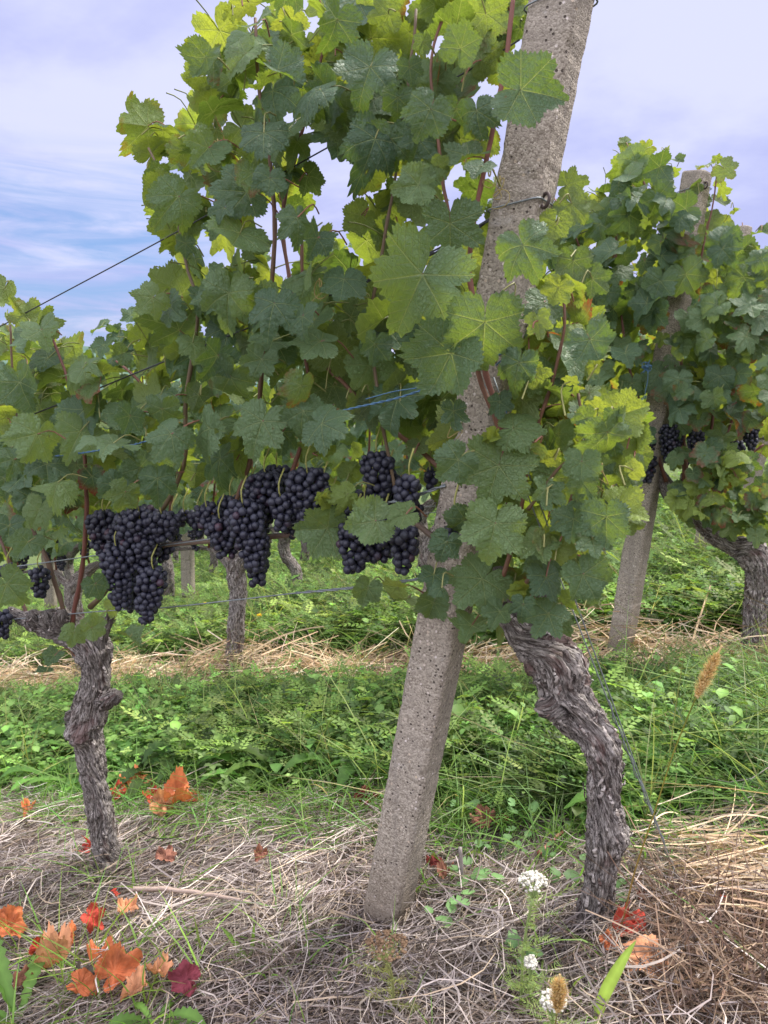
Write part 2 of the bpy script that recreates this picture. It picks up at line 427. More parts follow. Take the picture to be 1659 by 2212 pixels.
def concrete_material():
    m, nt = material('pebbled_concrete')
    ob = nt.n('ShaderNodeTexCoord').outputs['Object']
    big = nt.noise(ob, 6.0, 4, 0.6)
    gr = nt.noise(ob, 190.0, 4, 0.7)
    vo = nt.n('ShaderNodeTexVoronoi', {'Scale': 330.0, 'Randomness': 1.0}); nt.put(vo.inputs['Vector'], ob)
    vc = nt.n('ShaderNodeSeparateColor', {0: vo.outputs['Color']})
    vo2 = nt.n('ShaderNodeTexVoronoi', {'Scale': 150.0, 'Randomness': 1.0}); nt.put(vo2.inputs['Vector'], ob)
    v2 = nt.n('ShaderNodeSeparateColor', {0: vo2.outputs['Color']})
    c = nt.mix(vc.outputs[0], (0.165, 0.138, 0.108), (0.41, 0.365, 0.30))
    c = nt.mix(nt.step(big, 0.35, 0.7, 0, 0.5), c, (0.27, 0.24, 0.205))
    peb = nt.m('MULTIPLY', nt.m('GREATER_THAN', v2.outputs[0], 0.90), nt.step(vo2.outputs['Distance'], 0.42, 0.34))
    c = nt.mix(peb, c, nt.mix(v2.outputs[1], (0.42, 0.34, 0.25), (0.55, 0.50, 0.47)))
    pit = nt.m('MULTIPLY', nt.m('LESS_THAN', v2.outputs[2], 0.13), nt.step(vo2.outputs['Distance'], 0.38, 0.26))
    c = nt.mix(pit, c, (0.075, 0.062, 0.052))
    lich = nt.step(nt.noise(ob, 14.0, 6, 0.7), 0.60, 0.70, 0, 0.5)
    c = nt.mix(lich, c, (0.38, 0.36, 0.34))
    h = nt.m('SUBTRACT', nt.m('ADD', nt.m('MULTIPLY', gr, 0.6), nt.m('MULTIPLY', vo.outputs['Distance'], -0.5)), nt.m('MULTIPLY', pit, 1.6))
    oz = nt.n('ShaderNodeSeparateXYZ', {0: ob}).outputs[2]
    spl = nt.m('MULTIPLY', nt.step(nt.m('ADD', oz, nt.m('MULTIPLY', big, 0.16)), 0.30, 0.08), 0.55)
    c = nt.mix(spl, c, (0.15, 0.115, 0.085))                # soil splashed on the foot
    st = nt.noise(nt.scl(ob, (26.0, 26.0, 1.6)), 1.0, 4, 0.6)
    c = nt.mix(nt.step(st, 0.52, 0.70, 0, 0.55), c, (0.17, 0.15, 0.13))   # rain streaks
    b = nt.n('ShaderNodeBump', {'Strength': 0.8, 'Distance': 0.0028, 'Height': h})
    p = nt.n('ShaderNodeBsdfPrincipled', {'Base Color': c, 'Roughness': 0.92, 'Specular IOR Level': 0.2, 'Normal': b})
    finish(nt, p); return m

def metal_material(name, col, rough=0.5, metallic=0.6):
    m, nt = material(name)
    ob = nt.n('ShaderNodeTexCoord').outputs['Object']
    f = nt.noise(ob, 160, 3)
    c = nt.mix(f, tuple(x * 0.6 for x in col), tuple(x * 1.35 for x in col))
    finish(nt, nt.n('ShaderNodeBsdfPrincipled', {'Base Color': c, 'Roughness': rough, 'Metallic': metallic})); return m

def soil_material():
    m, nt = material('straw_littered_soil')
    ob = nt.n('ShaderNodeTexCoord').outputs['Object']
    a = nt.noise(ob, 9, 6, 0.65); b = nt.noise(ob, 70, 5, 0.7); g = nt.noise(ob, 1.3, 3)
    c = nt.mix(nt.step(b, 0.35, 0.68), (0.035, 0.026, 0.020), (0.13, 0.10, 0.08))
    c = nt.mix(nt.step(a, 0.5, 0.7, 0, 0.6), c, (0.10, 0.075, 0.055))
    far = nt.n('ShaderNodeVectorMath', operation='LENGTH'); nt.put(far.inputs[0], ob)
    c = nt.mix(nt.step(far.outputs['Value'], 6, 16, 0, 0.85), c, nt.mix(b, (0.055, 0.10, 0.03), (0.13, 0.17, 0.05)))
    bp = nt.n('ShaderNodeBump', {'Strength': 0.8, 'Distance': 0.02, 'Height': nt.m('ADD', a, b)})
    finish(nt, nt.n('ShaderNodeBsdfPrincipled', {'Base Color': c, 'Roughness': 0.95, 'Specular IOR Level': 0.15, 'Normal': bp})); return m

def hill_material():
    m, nt = material('vineyard_hillside')
    ob = nt.n('ShaderNodeTexCoord').outputs['Object']
    w = nt.n('ShaderNodeTexWave', {'Scale': 0.055, 'Distortion': 0.6, 'Detail': 2.0}, bands_direction='DIAGONAL'); nt.put(w.inputs['Vector'], ob)
    a = nt.noise(ob, 0.012, 3)
    c = nt.mix(w.outputs['Fac'], (0.055, 0.10, 0.075), (0.13, 0.18, 0.12))
    c = nt.mix(nt.step(a, 0.45, 0.6), c, (0.06, 0.10, 0.09))
    finish(nt, nt.n('ShaderNodeBsdfPrincipled', {'Base Color': c, 'Roughness': 1.0, 'Specular IOR Level': 0.0})); return m

M_LEAF = leaf_material('vine_leaf'); M_FAR = leaf_material('far_vine_leaf', False)
M_PET = plain_attr_material('leaf_stalk', 0.5, 0.0, 0.25, 200)
M_CANE = cane_material(); M_BARK = bark_material(); M_BERRY = berry_material(); M_CONC = concrete_material()
M_WIRE = metal_material('galvanised_wire', (0.20, 0.225, 0.235), 0.45, 0.5)
M_DARKWIRE = metal_material('dark_wire', (0.035, 0.037, 0.042), 0.5, 0.3)
M_RUST = metal_material('rusty_hook', (0.07, 0.05, 0.045), 0.7, 0.3)
M_TWINE = plain_attr_material('blue_twine', 0.6, 0.0, 0.35, 300)
M_STRAW = plain_attr_material('dry_stalks', 0.75, 0.12, 0.35, 40, 1.2)
M_WEED = plain_attr_material('green_weeds', 0.55, 0.35, 0.3, 30, 2.3)
M_DRY = plain_attr_material('withered_leaf', 0.85, 0.18, 0.45, 85, 1.5, .15)
M_FLOWER = plain_attr_material('petals', 0.6, 0.2, 0.15, 200, 1.1)
M_SOIL = soil_material(); M_HILL = hill_material()

# ------------------------------------------------------------------ setting
def make_ground():
    u = np.linspace(-1, 1, 260)
    g = np.sinh(u * 8.2) / math.sinh(8.2) * 3500
    X, Y = np.meshgrid(g, g + 2.0, indexing='ij')
    Zg = gz(X, Y); n = len(g)
    i = np.arange(n - 1)[:, None] * n; j = np.arange(n - 1)[None]
    f = np.stack([i + j, i + n + j, i + n + j + 1, i + j + 1], -1).reshape(-1, 4)
    mb = MB(); mb.add(np.stack([X, Y, Zg], -1), f)
    o = mb.build('ground', M_SOIL); tag(o, 'sloping vineyard soil under weeds and dry cut stalks', None, kind='structure'); o['category'] = 'ground'
def make_hills():
    for nm, dist, y0, amp, seed, lab in (('hills', 420.0, 800, 1.0, 4, 'vineyard hillside striped with rows beyond the left canopy'),
                                         ('mountains', 2600.0, 800, 1.0, 9, 'low blue ridge on the horizon beyond the hillside')):
        a = np.linspace(-0.75, 0.75, 160); r = np.linspace(0, 1, 14)
        A, R = np.meshgrid(a, r, indexing='ij')
        top = (34 if dist < 1000 else 58) * dist / FPX * (1 + 0.25 * np.sin(A * 7 + seed) + 0.15 * np.sin(A * 17 + seed)) * np.clip(1.25 - (A + 0.75) * 0.6, 0.5, 1.3)
        z = CAM[2] - 14 + (top + 14) * np.sin(R * math.pi / 2) ** 1.2
        d = dist * (0.72 + 0.28 * R)
        v = np.stack([np.sin(A) * d, np.cos(A) * d, z], -1)
        n, k = A.shape; i = np.arange(n - 1)[:, None] * k; j = np.arange(k - 1)[None]
        f = np.stack([i + j, i + k + j, i + k + j + 1, i + j + 1], -1).reshape(-1, 4)
        mb = MB(); mb.add(v, f); o = mb.build(nm, M_HILL); tag(o, lab, nm[:-1], kind='structure')
make_ground(); make_hills()

# ------------------------------------------------------------------ vine leaves
CTRL = np.array([0, 12, 28, 40, 55, 70, 84, 100, 116, 135, 155, 168, 176, 180.0])
RAD_SHALLOW = np.array([1.0, .90, .74, .82, .92, .82, .72, .78, .79, .72, .64, .54, .36, .16])
RAD_DEEP = np.array([1.0, .90, .56, .76, .95, .78, .50, .70, .78, .70, .60, .48, .28, .12])
def leaf_shape(N, teeth, fr, rng, crumple=1.0, deep=None):
    th = np.linspace(-177.5, 177.5, N)
    deep = rng.random() ** 2.3 if deep is None else deep
    base = RAD_SHALLOW * (1 - deep) + RAD_DEEP * deep
    rl = np.interp(np.abs(th), CTRL, base * (1 + rng.normal(0, .035, len(CTRL))))
    rr = np.interp(np.abs(th), CTRL, base * (1 + rng.normal(0, .035, len(CTRL))))
    r = np.where(th < 0, rl, rr)
    ph = np.abs(th) * teeth / 360.0; fz = ph - np.floor(ph)
    amp = 0.10 * (1 + 0.5 * np.sin(np.floor(ph) * 2.4 + rng.random() * 6))
    ro = r * (1 - amp * (1 - np.clip(fz * 1.35, 0, 1)))
    tr = np.radians(th)
    P = [np.zeros((1, 2))]
    for q in fr:
        rad = (ro if q == fr[-1] else r * 0.985) * q
        P.append(np.stack([np.sin(tr) * rad, np.cos(tr) * rad], -1))
    P = np.concatenate(P); x, y = P[:, 0], P[:, 1]; rr_ = np.hypot(x, y); ta = np.arctan2(x, y)
    k1 = rng.normal(0.18, 0.42) * crumple; k2 = rng.uniform(-.05, .70) * crumple; fold = rng.uniform(-.10, .60) * crumple
    wv = rng.uniform(.04, .19) * crumple; nw = rng.integers(3, 7)
    z = -k1 * x * x - k2 * np.clip(y, 0, 9) ** 2 + fold * np.abs(x) * (1 - 0.3 * np.abs(x)) - 0.15 * k2 * y
    z = z + wv * rr_ ** 2 * np.sin(nw * ta + rng.random() * 6.3) + 0.03 * rr_ * np.abs(np.sin(ta * 1.8 * 2)) * crumple
    z = z + 0.9 * rng.normal() * crumple * np.clip(rr_ - .55, 0, 1) ** 2 * np.sin(ta + rng.random() * 6.3) * 2
    i = np.arange(N - 1); fs = [np.stack([np.zeros(N - 1, int), 1 + i + 1, 1 + i], -1)]
    for k in range(len(fr) - 1):
        a = 1 + k * N; b = 1 + (k + 1) * N
        fs.append(np.stack([a + i, a + i + 1, b + i + 1, b + i], -1))
    # triangles wound so that the normal points to +z
    return np.stack([x, y, z], -1), fs
RES = {'hero': (132, 44, (.22, .45, .7, .9, 1.0)), 'mid': (84, 28, (.35, .7, 1.0)), 'low': (42, 21, (.55, 1.0))}
def put_leaf(mb, pos, R, N, T, rng, res='mid', tint=(0, 0, .5), crumple=1.0, deep=None, petiole=None, pcol=None, pr=0.0011):
    N = nrm(N); T = T - N * (T @ N); T = nrm(T); X = np.cross(T, N)
    n, te, fr = RES[res]
    v, fs = leaf_shape(n, te, fr, rng, crumple, deep)
    lp = np.concatenate([v[:, :2], np.full((len(v), 1), rng.random())], 1)
    V = pos + R * (v[:, :1] * X + v[:, 1:2] * T + v[:, 2:] * N)
    mb.add(V, fs, lp, tint, 0)
    if petiole is not None:
        p3 = np.asarray(petiole); mid = (pos + p3) / 2 + ZW * 0.012 + rng.normal(0, .006, 3)
        pts = smooth_path([pos + N * 0.0005, mid, p3], 6)
        tube(mb, pts, np.linspace(pr, pr * 1.3, 6), 5, (0.17, 0.19, 0.06) if pcol is None else pcol, 1, cap=False)

def kind_tint(kind, rng):
    """(young, red, value) and whether the upper side faces the viewer"""
    v = rng.random()
    if kind == 't': return (rng.uniform(0, .10), .5 if rng.random() < .03 else .0, .25 + .6 * v), True
    if kind == 'd': return (0, .0, .05 + .35 * v), True
    if kind == 'l': return (rng.uniform(.06, .22), 0, .6 + .3 * v), True
    if kind == 'y': return (rng.uniform(.55, .8), 0, .9), True
    if kind == 'p': return (.03, .62, .55), True
    if kind == 'b': return (rng.uniform(.05, .3), rng.choice([0, 0, 0, .35]), .62 + .38 * v), False
    if kind == 'k': return (0, 0, .15 + .3 * v), False
    if kind == 'r': return (.2, .85, .5), False
    return (rng.uniform(.5, .85), 0, .8), False          # 'v': young and backlit

def hero_leaf(mb, px, py, Rp, ang, kind, rng, k=0, off=None, res='hero', anchor=None, tilt=None):
    tint, top = kind_tint(kind, rng)
    if off is None: off = rng.uniform(-.19, -.09) if top else rng.uniform(-.05, .10)
    pos = rowpt(px, py, off, k); z = depth(pos)
    view = nrm(CAM - pos)
    a = math.radians(ang)
    img = math.cos(a) * RIGHT + math.sin(a) * UP
    if top:
        Nn = view + ZW * (rng.uniform(.05, .95) if tilt is None else tilt) + rng.normal(0, .55 if tilt is None else .25, 3)
    else:
        Nn = -view * rng.uniform(.8, 1.1) + ZW * (rng.uniform(.2, .9) if tilt is None else tilt) + rng.normal(0, .50, 3)
    T = img + rng.normal(0, .12, 3)
    R = Rp * z / FPX * .97
    inward = UH * (0.08 if top else -0.03)
    if anchor is None:
        pe = pos - nrm(T) * R * rng.uniform(.35, .8) + inward * rng.uniform(.4, 1.0) - ZW * rng.uniform(0, .04)
    else: pe = anchor
    put_leaf(mb, pos, R, Nn, T, rng, res, tint, rng.uniform(.7, 1.25), petiole=pe,
             pcol=(0.20, 0.20, 0.07) if rng.random() < .6 else (0.20, 0.09, 0.06))

def random_leaf(mb, pos, R, side, rng, res='mid', kind=None, rowdir=DH, across=UH, pet=True):
    kind = kind or ('t' if side < 0 else 'b')
    if kind == 't': kind = rng.choice(['t', 't', 'd', 'd', 'l'])
    if kind == 'b': kind = rng.choice(['b', 'b', 'b', 'k', 'k', 'v'])
    tint, _ = kind_tint(kind, rng)
    if rng.random() < .04: tint = (tint[0], .75, tint[2])
    Nn = across * side * rng.uniform(.4, 1.2) + ZW * rng.uniform(.15, 1.0) + rng.normal(0, .35, 3)
    T = -ZW * rng.uniform(.2, 1.0) + across * side * .4 + rowdir * rng.normal(0, .7)
    pe = None
    if pet: pe = pos - nrm(T) * R * .5 - across * side * .05 + rng.normal(0, .02, 3)
    put_leaf(mb, pos, R, Nn, T, rng, res, tint, rng.uniform(.8, 1.4), petiole=pe)

# ------------------------------------------------------------------ trunks
WSC = .80
def trunk(mb, path, rad, seed, nu=72, nv=170, knots=(), rough=1.0, twist=1.2, strips=50, mi=0):
    """gnarled bark: path points, radii, knots = (fraction along, angle, size, reach)"""
    d = smooth_path(np.concatenate([np.asarray(path, float), np.asarray(rad, float)[:, None] * WSC], 1), nv)
    pts, r = d[:, :3], np.maximum(d[:, 3], .002)
    t, A, B = frames(pts)
    s = np.concatenate([[0], np.cumsum(np.linalg.norm(np.diff(pts, axis=0), axis=1))]); L = s[-1]
    th = np.linspace(0, 2 * math.pi, nu, endpoint=False)
    S, TH = np.meshgrid(s, th, indexing='ij'); rr = np.repeat(r[:, None], nu, 1)
    tw = TH + twist * S / L * 2 + 0.5 * vnoise(np.stack([S * 14, S * 0, S * 0 + seed], -1), seed)
    q = np.stack([np.cos(tw), np.sin(tw), S * 0], -1)
    lump = fbm(np.stack([np.cos(TH) * 1.2, np.sin(TH) * 1.2, S * 16], -1) + seed * 3.1, seed, 3)
    rid = fbm(np.stack([q[..., 0] * 3.2, q[..., 1] * 3.2, S * 21], -1) + seed, seed + 5, 4)
    fine = fbm(np.stack([q[..., 0] * 10, q[..., 1] * 10, S * 34], -1) + seed, seed + 9, 3)
    rid = 1 - np.abs(rid) * 2.0; fine = 1 - np.abs(fine) * 2
    R = rr * (1 + rough * (0.16 * lump + 0.20 * rid + 0.06 * fine))
    for f, a, size, reach in knots:
        da = np.angle(np.exp(1j * (TH - a)))
        dist2 = ((S - f * L) / reach) ** 2 + (da * rr / reach) ** 2
        g = np.exp(-dist2 * 1.4)
        R = R + size * g * (1 + 0.45 * fbm(np.stack([np.cos(TH) * 7, np.sin(TH) * 7, S * 90], -1), seed + 31, 3))
    V = pts[:, None] + R[..., None] * (A[:, None] * np.cos(TH)[..., None] + B[:, None] * np.sin(TH)[..., None])
    i = np.arange(nv - 1)[:, None] * nu; j = np.arange(nu)[None]; j2 = (j + 1) % nu
    f = np.stack([i + j, i + j2, i + nu + j2, i + nu + j], -1).reshape(-1, 4)
    lp = np.stack([np.cos(tw) * .5, np.sin(tw) * .5, S * 0.9 + seed], -1)
    vv = np.concatenate([V.reshape(-1, 3), pts[:1], pts[-1:] + t[-1:] * r[-1] * .25]); ll = np.concatenate([lp.reshape(-1, 3), [[0, 0, 0], [0, 0, L]]])
    b = nv * nu; jj = np.arange(nu)
    mb.add(vv, [f, np.stack([np.full(nu, b), (jj + 1) % nu, jj], -1), np.stack([np.full(nu, b + 1), b - nu + jj, b - nu + (jj + 1) % nu], -1)], ll, (.5, 0, .5), mi)
    rng = np.random.default_rng(seed)
    for _ in range(strips):                                   # loose fibres of bark
        i0 = int(rng.integers(4, nv - 12)); n = int(min(rng.integers(6, 16), nv - i0 - 2)); a0 = rng.random() * nu
        idx = i0 + np.arange(n); col = (a0 + np.arange(n) * rng.normal(0, .35)) % nu
        P = V[idx, col.astype(int)]; out = nrm(P - pts[idx]); lift = (np.linspace(0, 1, n) ** 2) * rng.uniform(.0, .007) + .0012
        P = P + out * lift[:, None]; sd_ = nrm(np.cross(out, t[idx])); w = rng.uniform(.0014, .0045) * np.sin(np.linspace(.25, 2.9, n))
        v = np.stack([P - sd_ * w[:, None], P + out * w[:, None] * .6, P + sd_ * w[:, None]], 1).reshape(-1, 3)
        k = np.arange(n - 1)[:, None] * 3 + np.array([0, 1])[None]
        ff = np.stack([k, k + 1, k + 4, k + 3], -1).reshape(-1, 4)
        l2 = np.stack([np.full(n, rng.random()), np.full(n, rng.random()), s[idx] * .9], -1)
        mb.add(v, ff, np.repeat(l2, 3, 0), (.5, 0, .5), mi)
    return pts, r

# ------------------------------------------------------------------ grapes
def sphere_tpl(nu=12, nv=8):
    v = [(0, 0, 1)]; 
    for i in range(1, nv):
        a = math.pi * i / nv
        for j in range(nu):
            b = 2 * math.pi * j / nu; v.append((math.sin(a) * math.cos(b), math.sin(a) * math.sin(b), math.cos(a)))
    v.append((0, 0, -1)); q, t = [], []
    for j in range(nu): t.append((0, 1 + j, 1 + (j + 1) % nu))
    for i in range(nv - 2):
        for j in range(nu):
            a = 1 + i * nu; q.append((a + j, a + nu + j, a + nu + (j + 1) % nu, a + (j + 1) % nu))
    a = 1 + (nv - 2) * nu
    for j in range(nu): t.append((a + j, len(v) - 1, a + (j + 1) % nu))
    return np.array(v), np.array(q), np.array(t)
SPH = sphere_tpl(); SPHLO = sphere_tpl(8, 6)
def bunch_points(L, W, r, rng, tries=3500):
    pts = np.zeros((0, 3))
    for _ in range(tries):
        u = rng.random() ** .85; prof = math.sin(min(1, u * 3.2 + .35) * math.pi / 2) * (1 - u ** 2.2 * .62)
        a = rng.random() * 2 * math.pi; q = math.sqrt(rng.random())
        q = 0.45 + 0.55 * q
        p = np.array([math.cos(a) * W * prof * q, math.sin(a) * W * prof * q * .8, -u * L])
        if len(pts) and np.min(((pts - p) ** 2).sum(1)) < (1.47 * r) ** 2: continue
        pts = np.concatenate([pts, [p]])
    return pts
def grape_bunch(parent, origin, top, L, W, rng, r=0.0085, sph=SPH, lean=None, stalk_to=None, tries=4500):
    mb = MB(); P = bunch_points(L - r, max(W * 1.12 - r * .8, r * .8), r, rng, tries)
    lean = np.zeros(3) if lean is None else lean
    P = P + np.abs(P[:, 2:3]) * lean
    v, q, t = sph; N = len(P)
    rad = r * rng.uniform(.84, 1.10, N)
    small = rng.random(N) < .05; rad[small] *= .7
    V = P[:, None] + v[None] * rad[:, None, None] * np.array([1, 1, 1.04]) + top
    off = (np.arange(N) * len(v))[:, None, None]
    ti = np.stack([rng.random(N), (rng.random(N) < .05) * rng.random(N), np.zeros(N)], -1)
    mb.add(V.reshape(-1, 3), [(q[None] + off).reshape(-1, 4), (t[None] + off).reshape(-1, 3)], None, np.repeat(ti, len(v), 0))
    o = mb.build('grape_bunch', M_BERRY, parent, origin)
    sb = MB(); tp = top + (np.array([0, 0, .05]) + UH * .015 if stalk_to is None else stalk_to - top)
    tube(sb, smooth_path([tp, top + (tp - top) * .45 + UH * -.012, top - ZW * .01, top - ZW * L * .5], 9), np.linspace(.0019, .0012, 9), 6, (0.24, 0.24, 0.07))
    sb.build('stalk', M_PET, o, origin)
    return o

# ------------------------------------------------------------------ posts
def post(base, top, width, name, label, turn, group, ties=(), seed=1):
    """leaning square concrete post with cut corners"""
    ax = nrm(top - base); view = CAM - base; view = nrm(view - ax * (view @ ax)); side = np.cross(ax, view)
    c, s = math.cos(turn), math.sin(turn)
    X = side * c + view * s; Y = -side * s + view * c           # Y faces the viewer
    h = width / 2; k = width * .10; n_arc = 3
    sec = []
    for sx, sy in ((1, 1), (-1, 1), (-1, -1), (1, -1)):
        a = [(sx * h, sy * (h - k)), (sx * (h - k), sy * h)]
        if sx * sy < 0: a = a[::-1]
        sec += a
    e = width * .035; fine = []
    m = len(sec)
    for i in range(m):                                          # soften every edge a little
        p, q, r_ = np.array(sec[i - 1]), np.array(sec[i]), np.array(sec[(i + 1) % m])
        fine += [q + (p - q) / np.linalg.norm(p - q) * e, q + (r_ - q) / np.linalg.norm(r_ - q) * e]
    fine = np.array(fine); m = len(fine)
    L = np.linalg.norm(top - base); nz = max(24, int(L / .007)); zz = np.linspace(-.12, L, nz)
    V = base + zz[:, None, None] * ax + (fine[None, :, :1] * X + fine[None, :, 1:] * Y)
    wob = 0.0009 * fbm(V * 26, seed, 3) + 0.0010 * vnoise(V * 130, seed + 2)
    out = nrm(fine[None, :, :1] * X + fine[None, :, 1:] * Y); chip = np.clip(vnoise(V * 38, seed + 7) - .35, 0, 1) * .012 + np.clip(vnoise(V * 75, seed + 8) - .5, 0, 1) * .007
    V = V + out * (wob - chip * .55)[..., None]
    i = np.arange(nz - 1)[:, None] * m; j = np.arange(m)[None]; j2 = (j + 1) % m
    f = np.stack([i + j, i + j2, i + m + j2, i + m + j], -1).reshape(-1, 4)
    root = thing(name, label, 'post', base, group)
    mb = MB(); capc = base + ax * (L + .004)
    ring = V[-1] * .93 + capc * .07 + ax * .005
    vv = np.concatenate([V.reshape(-1, 3), ring, [capc]])
    b = nz * m; jj = np.arange(m); j2 = (jj + 1) % m
    mb.add(vv, [f, np.stack([b - m + jj, b - m + j2, b + j2, b + jj], -1), np.stack([np.full(m, b + m), b + jj, b + j2], -1)])
    mb.build('concrete_shaft', M_CONC, root, base, smooth=False)
    for zt, rise in ties:                                       # wire loop round the shaft, with its hook on the right corner
        w = MB(); th = np.linspace(0, 2 * math.pi, 49); o1 = h * 1.03
        sq = np.stack([np.clip(np.cos(th) * 1.32, -1, 1) * (o1 + .002), np.clip(np.sin(th) * 1.32, -1, 1) * (o1 + .002)], -1)
        pts = base + ax * zt + sq[:, :1] * X + sq[:, 1:] * Y + ax * (rise * sq[:, :1] / h)
        tube(w, pts, .0016, 6); w.build('tie_wire', M_WIRE, root, base)
        hk = MB(); cc = base + ax * (zt + rise) + X * (h + .006) + Y * (h * .55)
        t2 = np.linspace(0, 2 * math.pi, 20)
        tube(hk, cc + np.cos(t2)[:, None] * ax * .011 + np.sin(t2)[:, None] * (X * .8 + Y * .6) * .011, .0028, 8); hk.build('wire_hook', M_RUST, root, base)
    return root, ax

POSTS = 'leaning concrete posts at the row ends'
p1_top = rowpt(1222, -40)
p1_base = P1
post(p1_base, p1_top, .081, 'concrete_post', 'tall leaning concrete end post in front, between the two near grapevines', 0.42, POSTS,
     [(np.linalg.norm(rowpt(1128, 452) - P1), .012), (np.linalg.norm(rowpt(1205, 12) - P1), .016)], 1)
p2_top = rowpt(1506, 376, 0, 1)
post(P2, p2_top, .081, 'concrete_post', 'leaning concrete post of the second row, its top bare above the leaves', 0.42, POSTS,
     [(np.linalg.norm(rowpt(1500, 412, 0, 1) - P2), .010)], 2)
p3_base = P1 + 2 * E
post(p3_base, rowpt(1604, 492, 0, 2), .081, 'concrete_post', 'leaning concrete post of the third row, mostly hidden behind the second row', 0.42, POSTS, (), 3)

# ------------------------------------------------------------------ near row: two grapevines
def pix(path, off=0.0, k=0):
    pts, rad = [], []
    for q in path:
        o = off + (q[3] if len(q) > 3 else 0.0)
        p = rowpt(q[0], q[1], o, k); pts.append(p); rad.append(q[2] * depth(p) / FPX)
    return np.array(pts), np.array(rad)
def make_cane(parent, origin, path, off=0.0, k=0, tint=(0.17, 0.052, 0.036), name='cane', seed=0, sides=8, n=40):
    p, r = pix(path, off, k)
    q = smooth_path(np.concatenate([p, r[:, None] * .80], 1), n); pts, rr = q[:, :3], np.maximum(q[:, 3], .001)
    pts = pts + 0.0022 * np.stack([vnoise(pts * 20, seed + i) for i in range(3)], -1)
    s = np.concatenate([[0], np.cumsum(np.linalg.norm(np.diff(pts, axis=0), axis=1))])
    rr = rr * (1 + 0.28 * np.clip(np.cos(s / .075 * 2 * math.pi) - .75, 0, 1) * 4)
    mb = MB(); tube(mb, pts, rr, sides, tint)
    return mb.build(name, M_CANE, parent, origin), pts

RNG = np.random.default_rng(11)
g_left = ground(240, 1897); g_right = rowpt(1287, 2012)
V_LEFT = thing('grapevine', 'old grapevine with a knobbly forked trunk left of the tall concrete post', 'grapevine', g_left, 'grapevines of the vineyard rows')
V_RIGHT = thing('grapevine', 'thick twisted grapevine right of the tall concrete post, with leaves hanging over its trunk', 'grapevine', g_right, 'grapevines of the vineyard rows')

WSC = .63
mb = MB()
p, r = pix([(246, 1925, 44), (236, 1880, 38), (222, 1800, 35), (208, 1710, 38), (194, 1620, 42), (188, 1560, 50), (197, 1510, 46), (206, 1465, 42), (206, 1425, 38), (198, 1395, 33), (186, 1372, 26)])
trunk(mb, p, r, 3, knots=[(.76, 2.8, .018, .035), (.63, 5.9, .034, .03), (.70, .3, .016, .03), (.12, 3.0, .012, .05), (.95, 1.2, .02, .04)], strips=60, nv=230, rough=1.1)
p, r = pix([(200, 1425, 34), (165, 1385, 32), (125, 1358, 34), (88, 1346, 30), (50, 1335, 20), (20, 1318, 12)])
trunk(mb, p, r, 8, knots=[(.45, 1.6, .022, .03), (.62, 2.4, .018, .03), (.35, .6, .018, .03)], strips=50, rough=1.3)
p, r = pix([(206, 1425, 30), (216, 1385, 22), (226, 1362, 15), (240, 1325, 12), (247, 1300, 8)])
trunk(mb, p, r, 12, strips=25, rough=1.0, nv=100)
p, r = pix([(108, 1350, 26, -.02), (106, 1332, 27, -.03), (104, 1318, 15, -.03)])
trunk(mb, p, r, 16, nv=60, nu=48, strips=15, rough=1.6)
for q_ in ([(214, 1518, 26), (240, 1508, 24, -.02), (258, 1500, 13, -.02)], [(205, 1575, 34), (168, 1556, 32, -.015), (146, 1545, 14, -.015)], [(75, 1345, 22, -.02), (72, 1330, 22, -.03), (70, 1318, 12, -.03)], [(128, 1345, 22, -.03), (134, 1330, 20, -.04), (138, 1322, 10, -.04)]):
    p, r = pix(q_); trunk(mb, p, r, 60 + int(q_[0][0]), nv=50, nu=44, strips=14, rough=1.4)
mb.build('trunk', M_BARK, V_LEFT, g_left)
mb = MB()
p, r = pix([(1278, 2045, 50), (1284, 1990, 42), (1296, 1910, 42), (1304, 1810, 46), (1302, 1720, 48), (1306, 1650, 50), (1288, 1590, 54), (1252, 1540, 60), (1220, 1490, 74), (1200, 1440, 76), (1166, 1398, 66), (1125, 1362, 46), (1096, 1325, 30), (1080, 1270, 24), (1075, 1225, 14)])
trunk(mb, p, r, 5, knots=[(.60, 3.3, .030, .034), (.66, 2.6, .022, .03), (.72, .2, .016, .04), (.30, .5, .012, .05), (.52, 6.0, .012, .04), (.06, 2.8, .016, .05)], strips=170, nv=330, nu=96, rough=1.15, twist=2.2)
p, r = pix([(1215, 1540, 30, -.02), (1190, 1530, 33, -.045), (1172, 1528, 26, -.06), (1160, 1530, 12, -.06)])
trunk(mb, p, r, 21, nv=90, nu=72, strips=20, rough=1.5)
p, r = pix([(1130, 1370, 24), (1160, 1330, 22), (1175, 1290, 15), (1170, 1250, 10)])
trunk(mb, p, r, 22, nv=70, nu=48, strips=15, rough=1.4)
mb.build('trunk', M_BARK, V_RIGHT, g_right)
WSC = .80

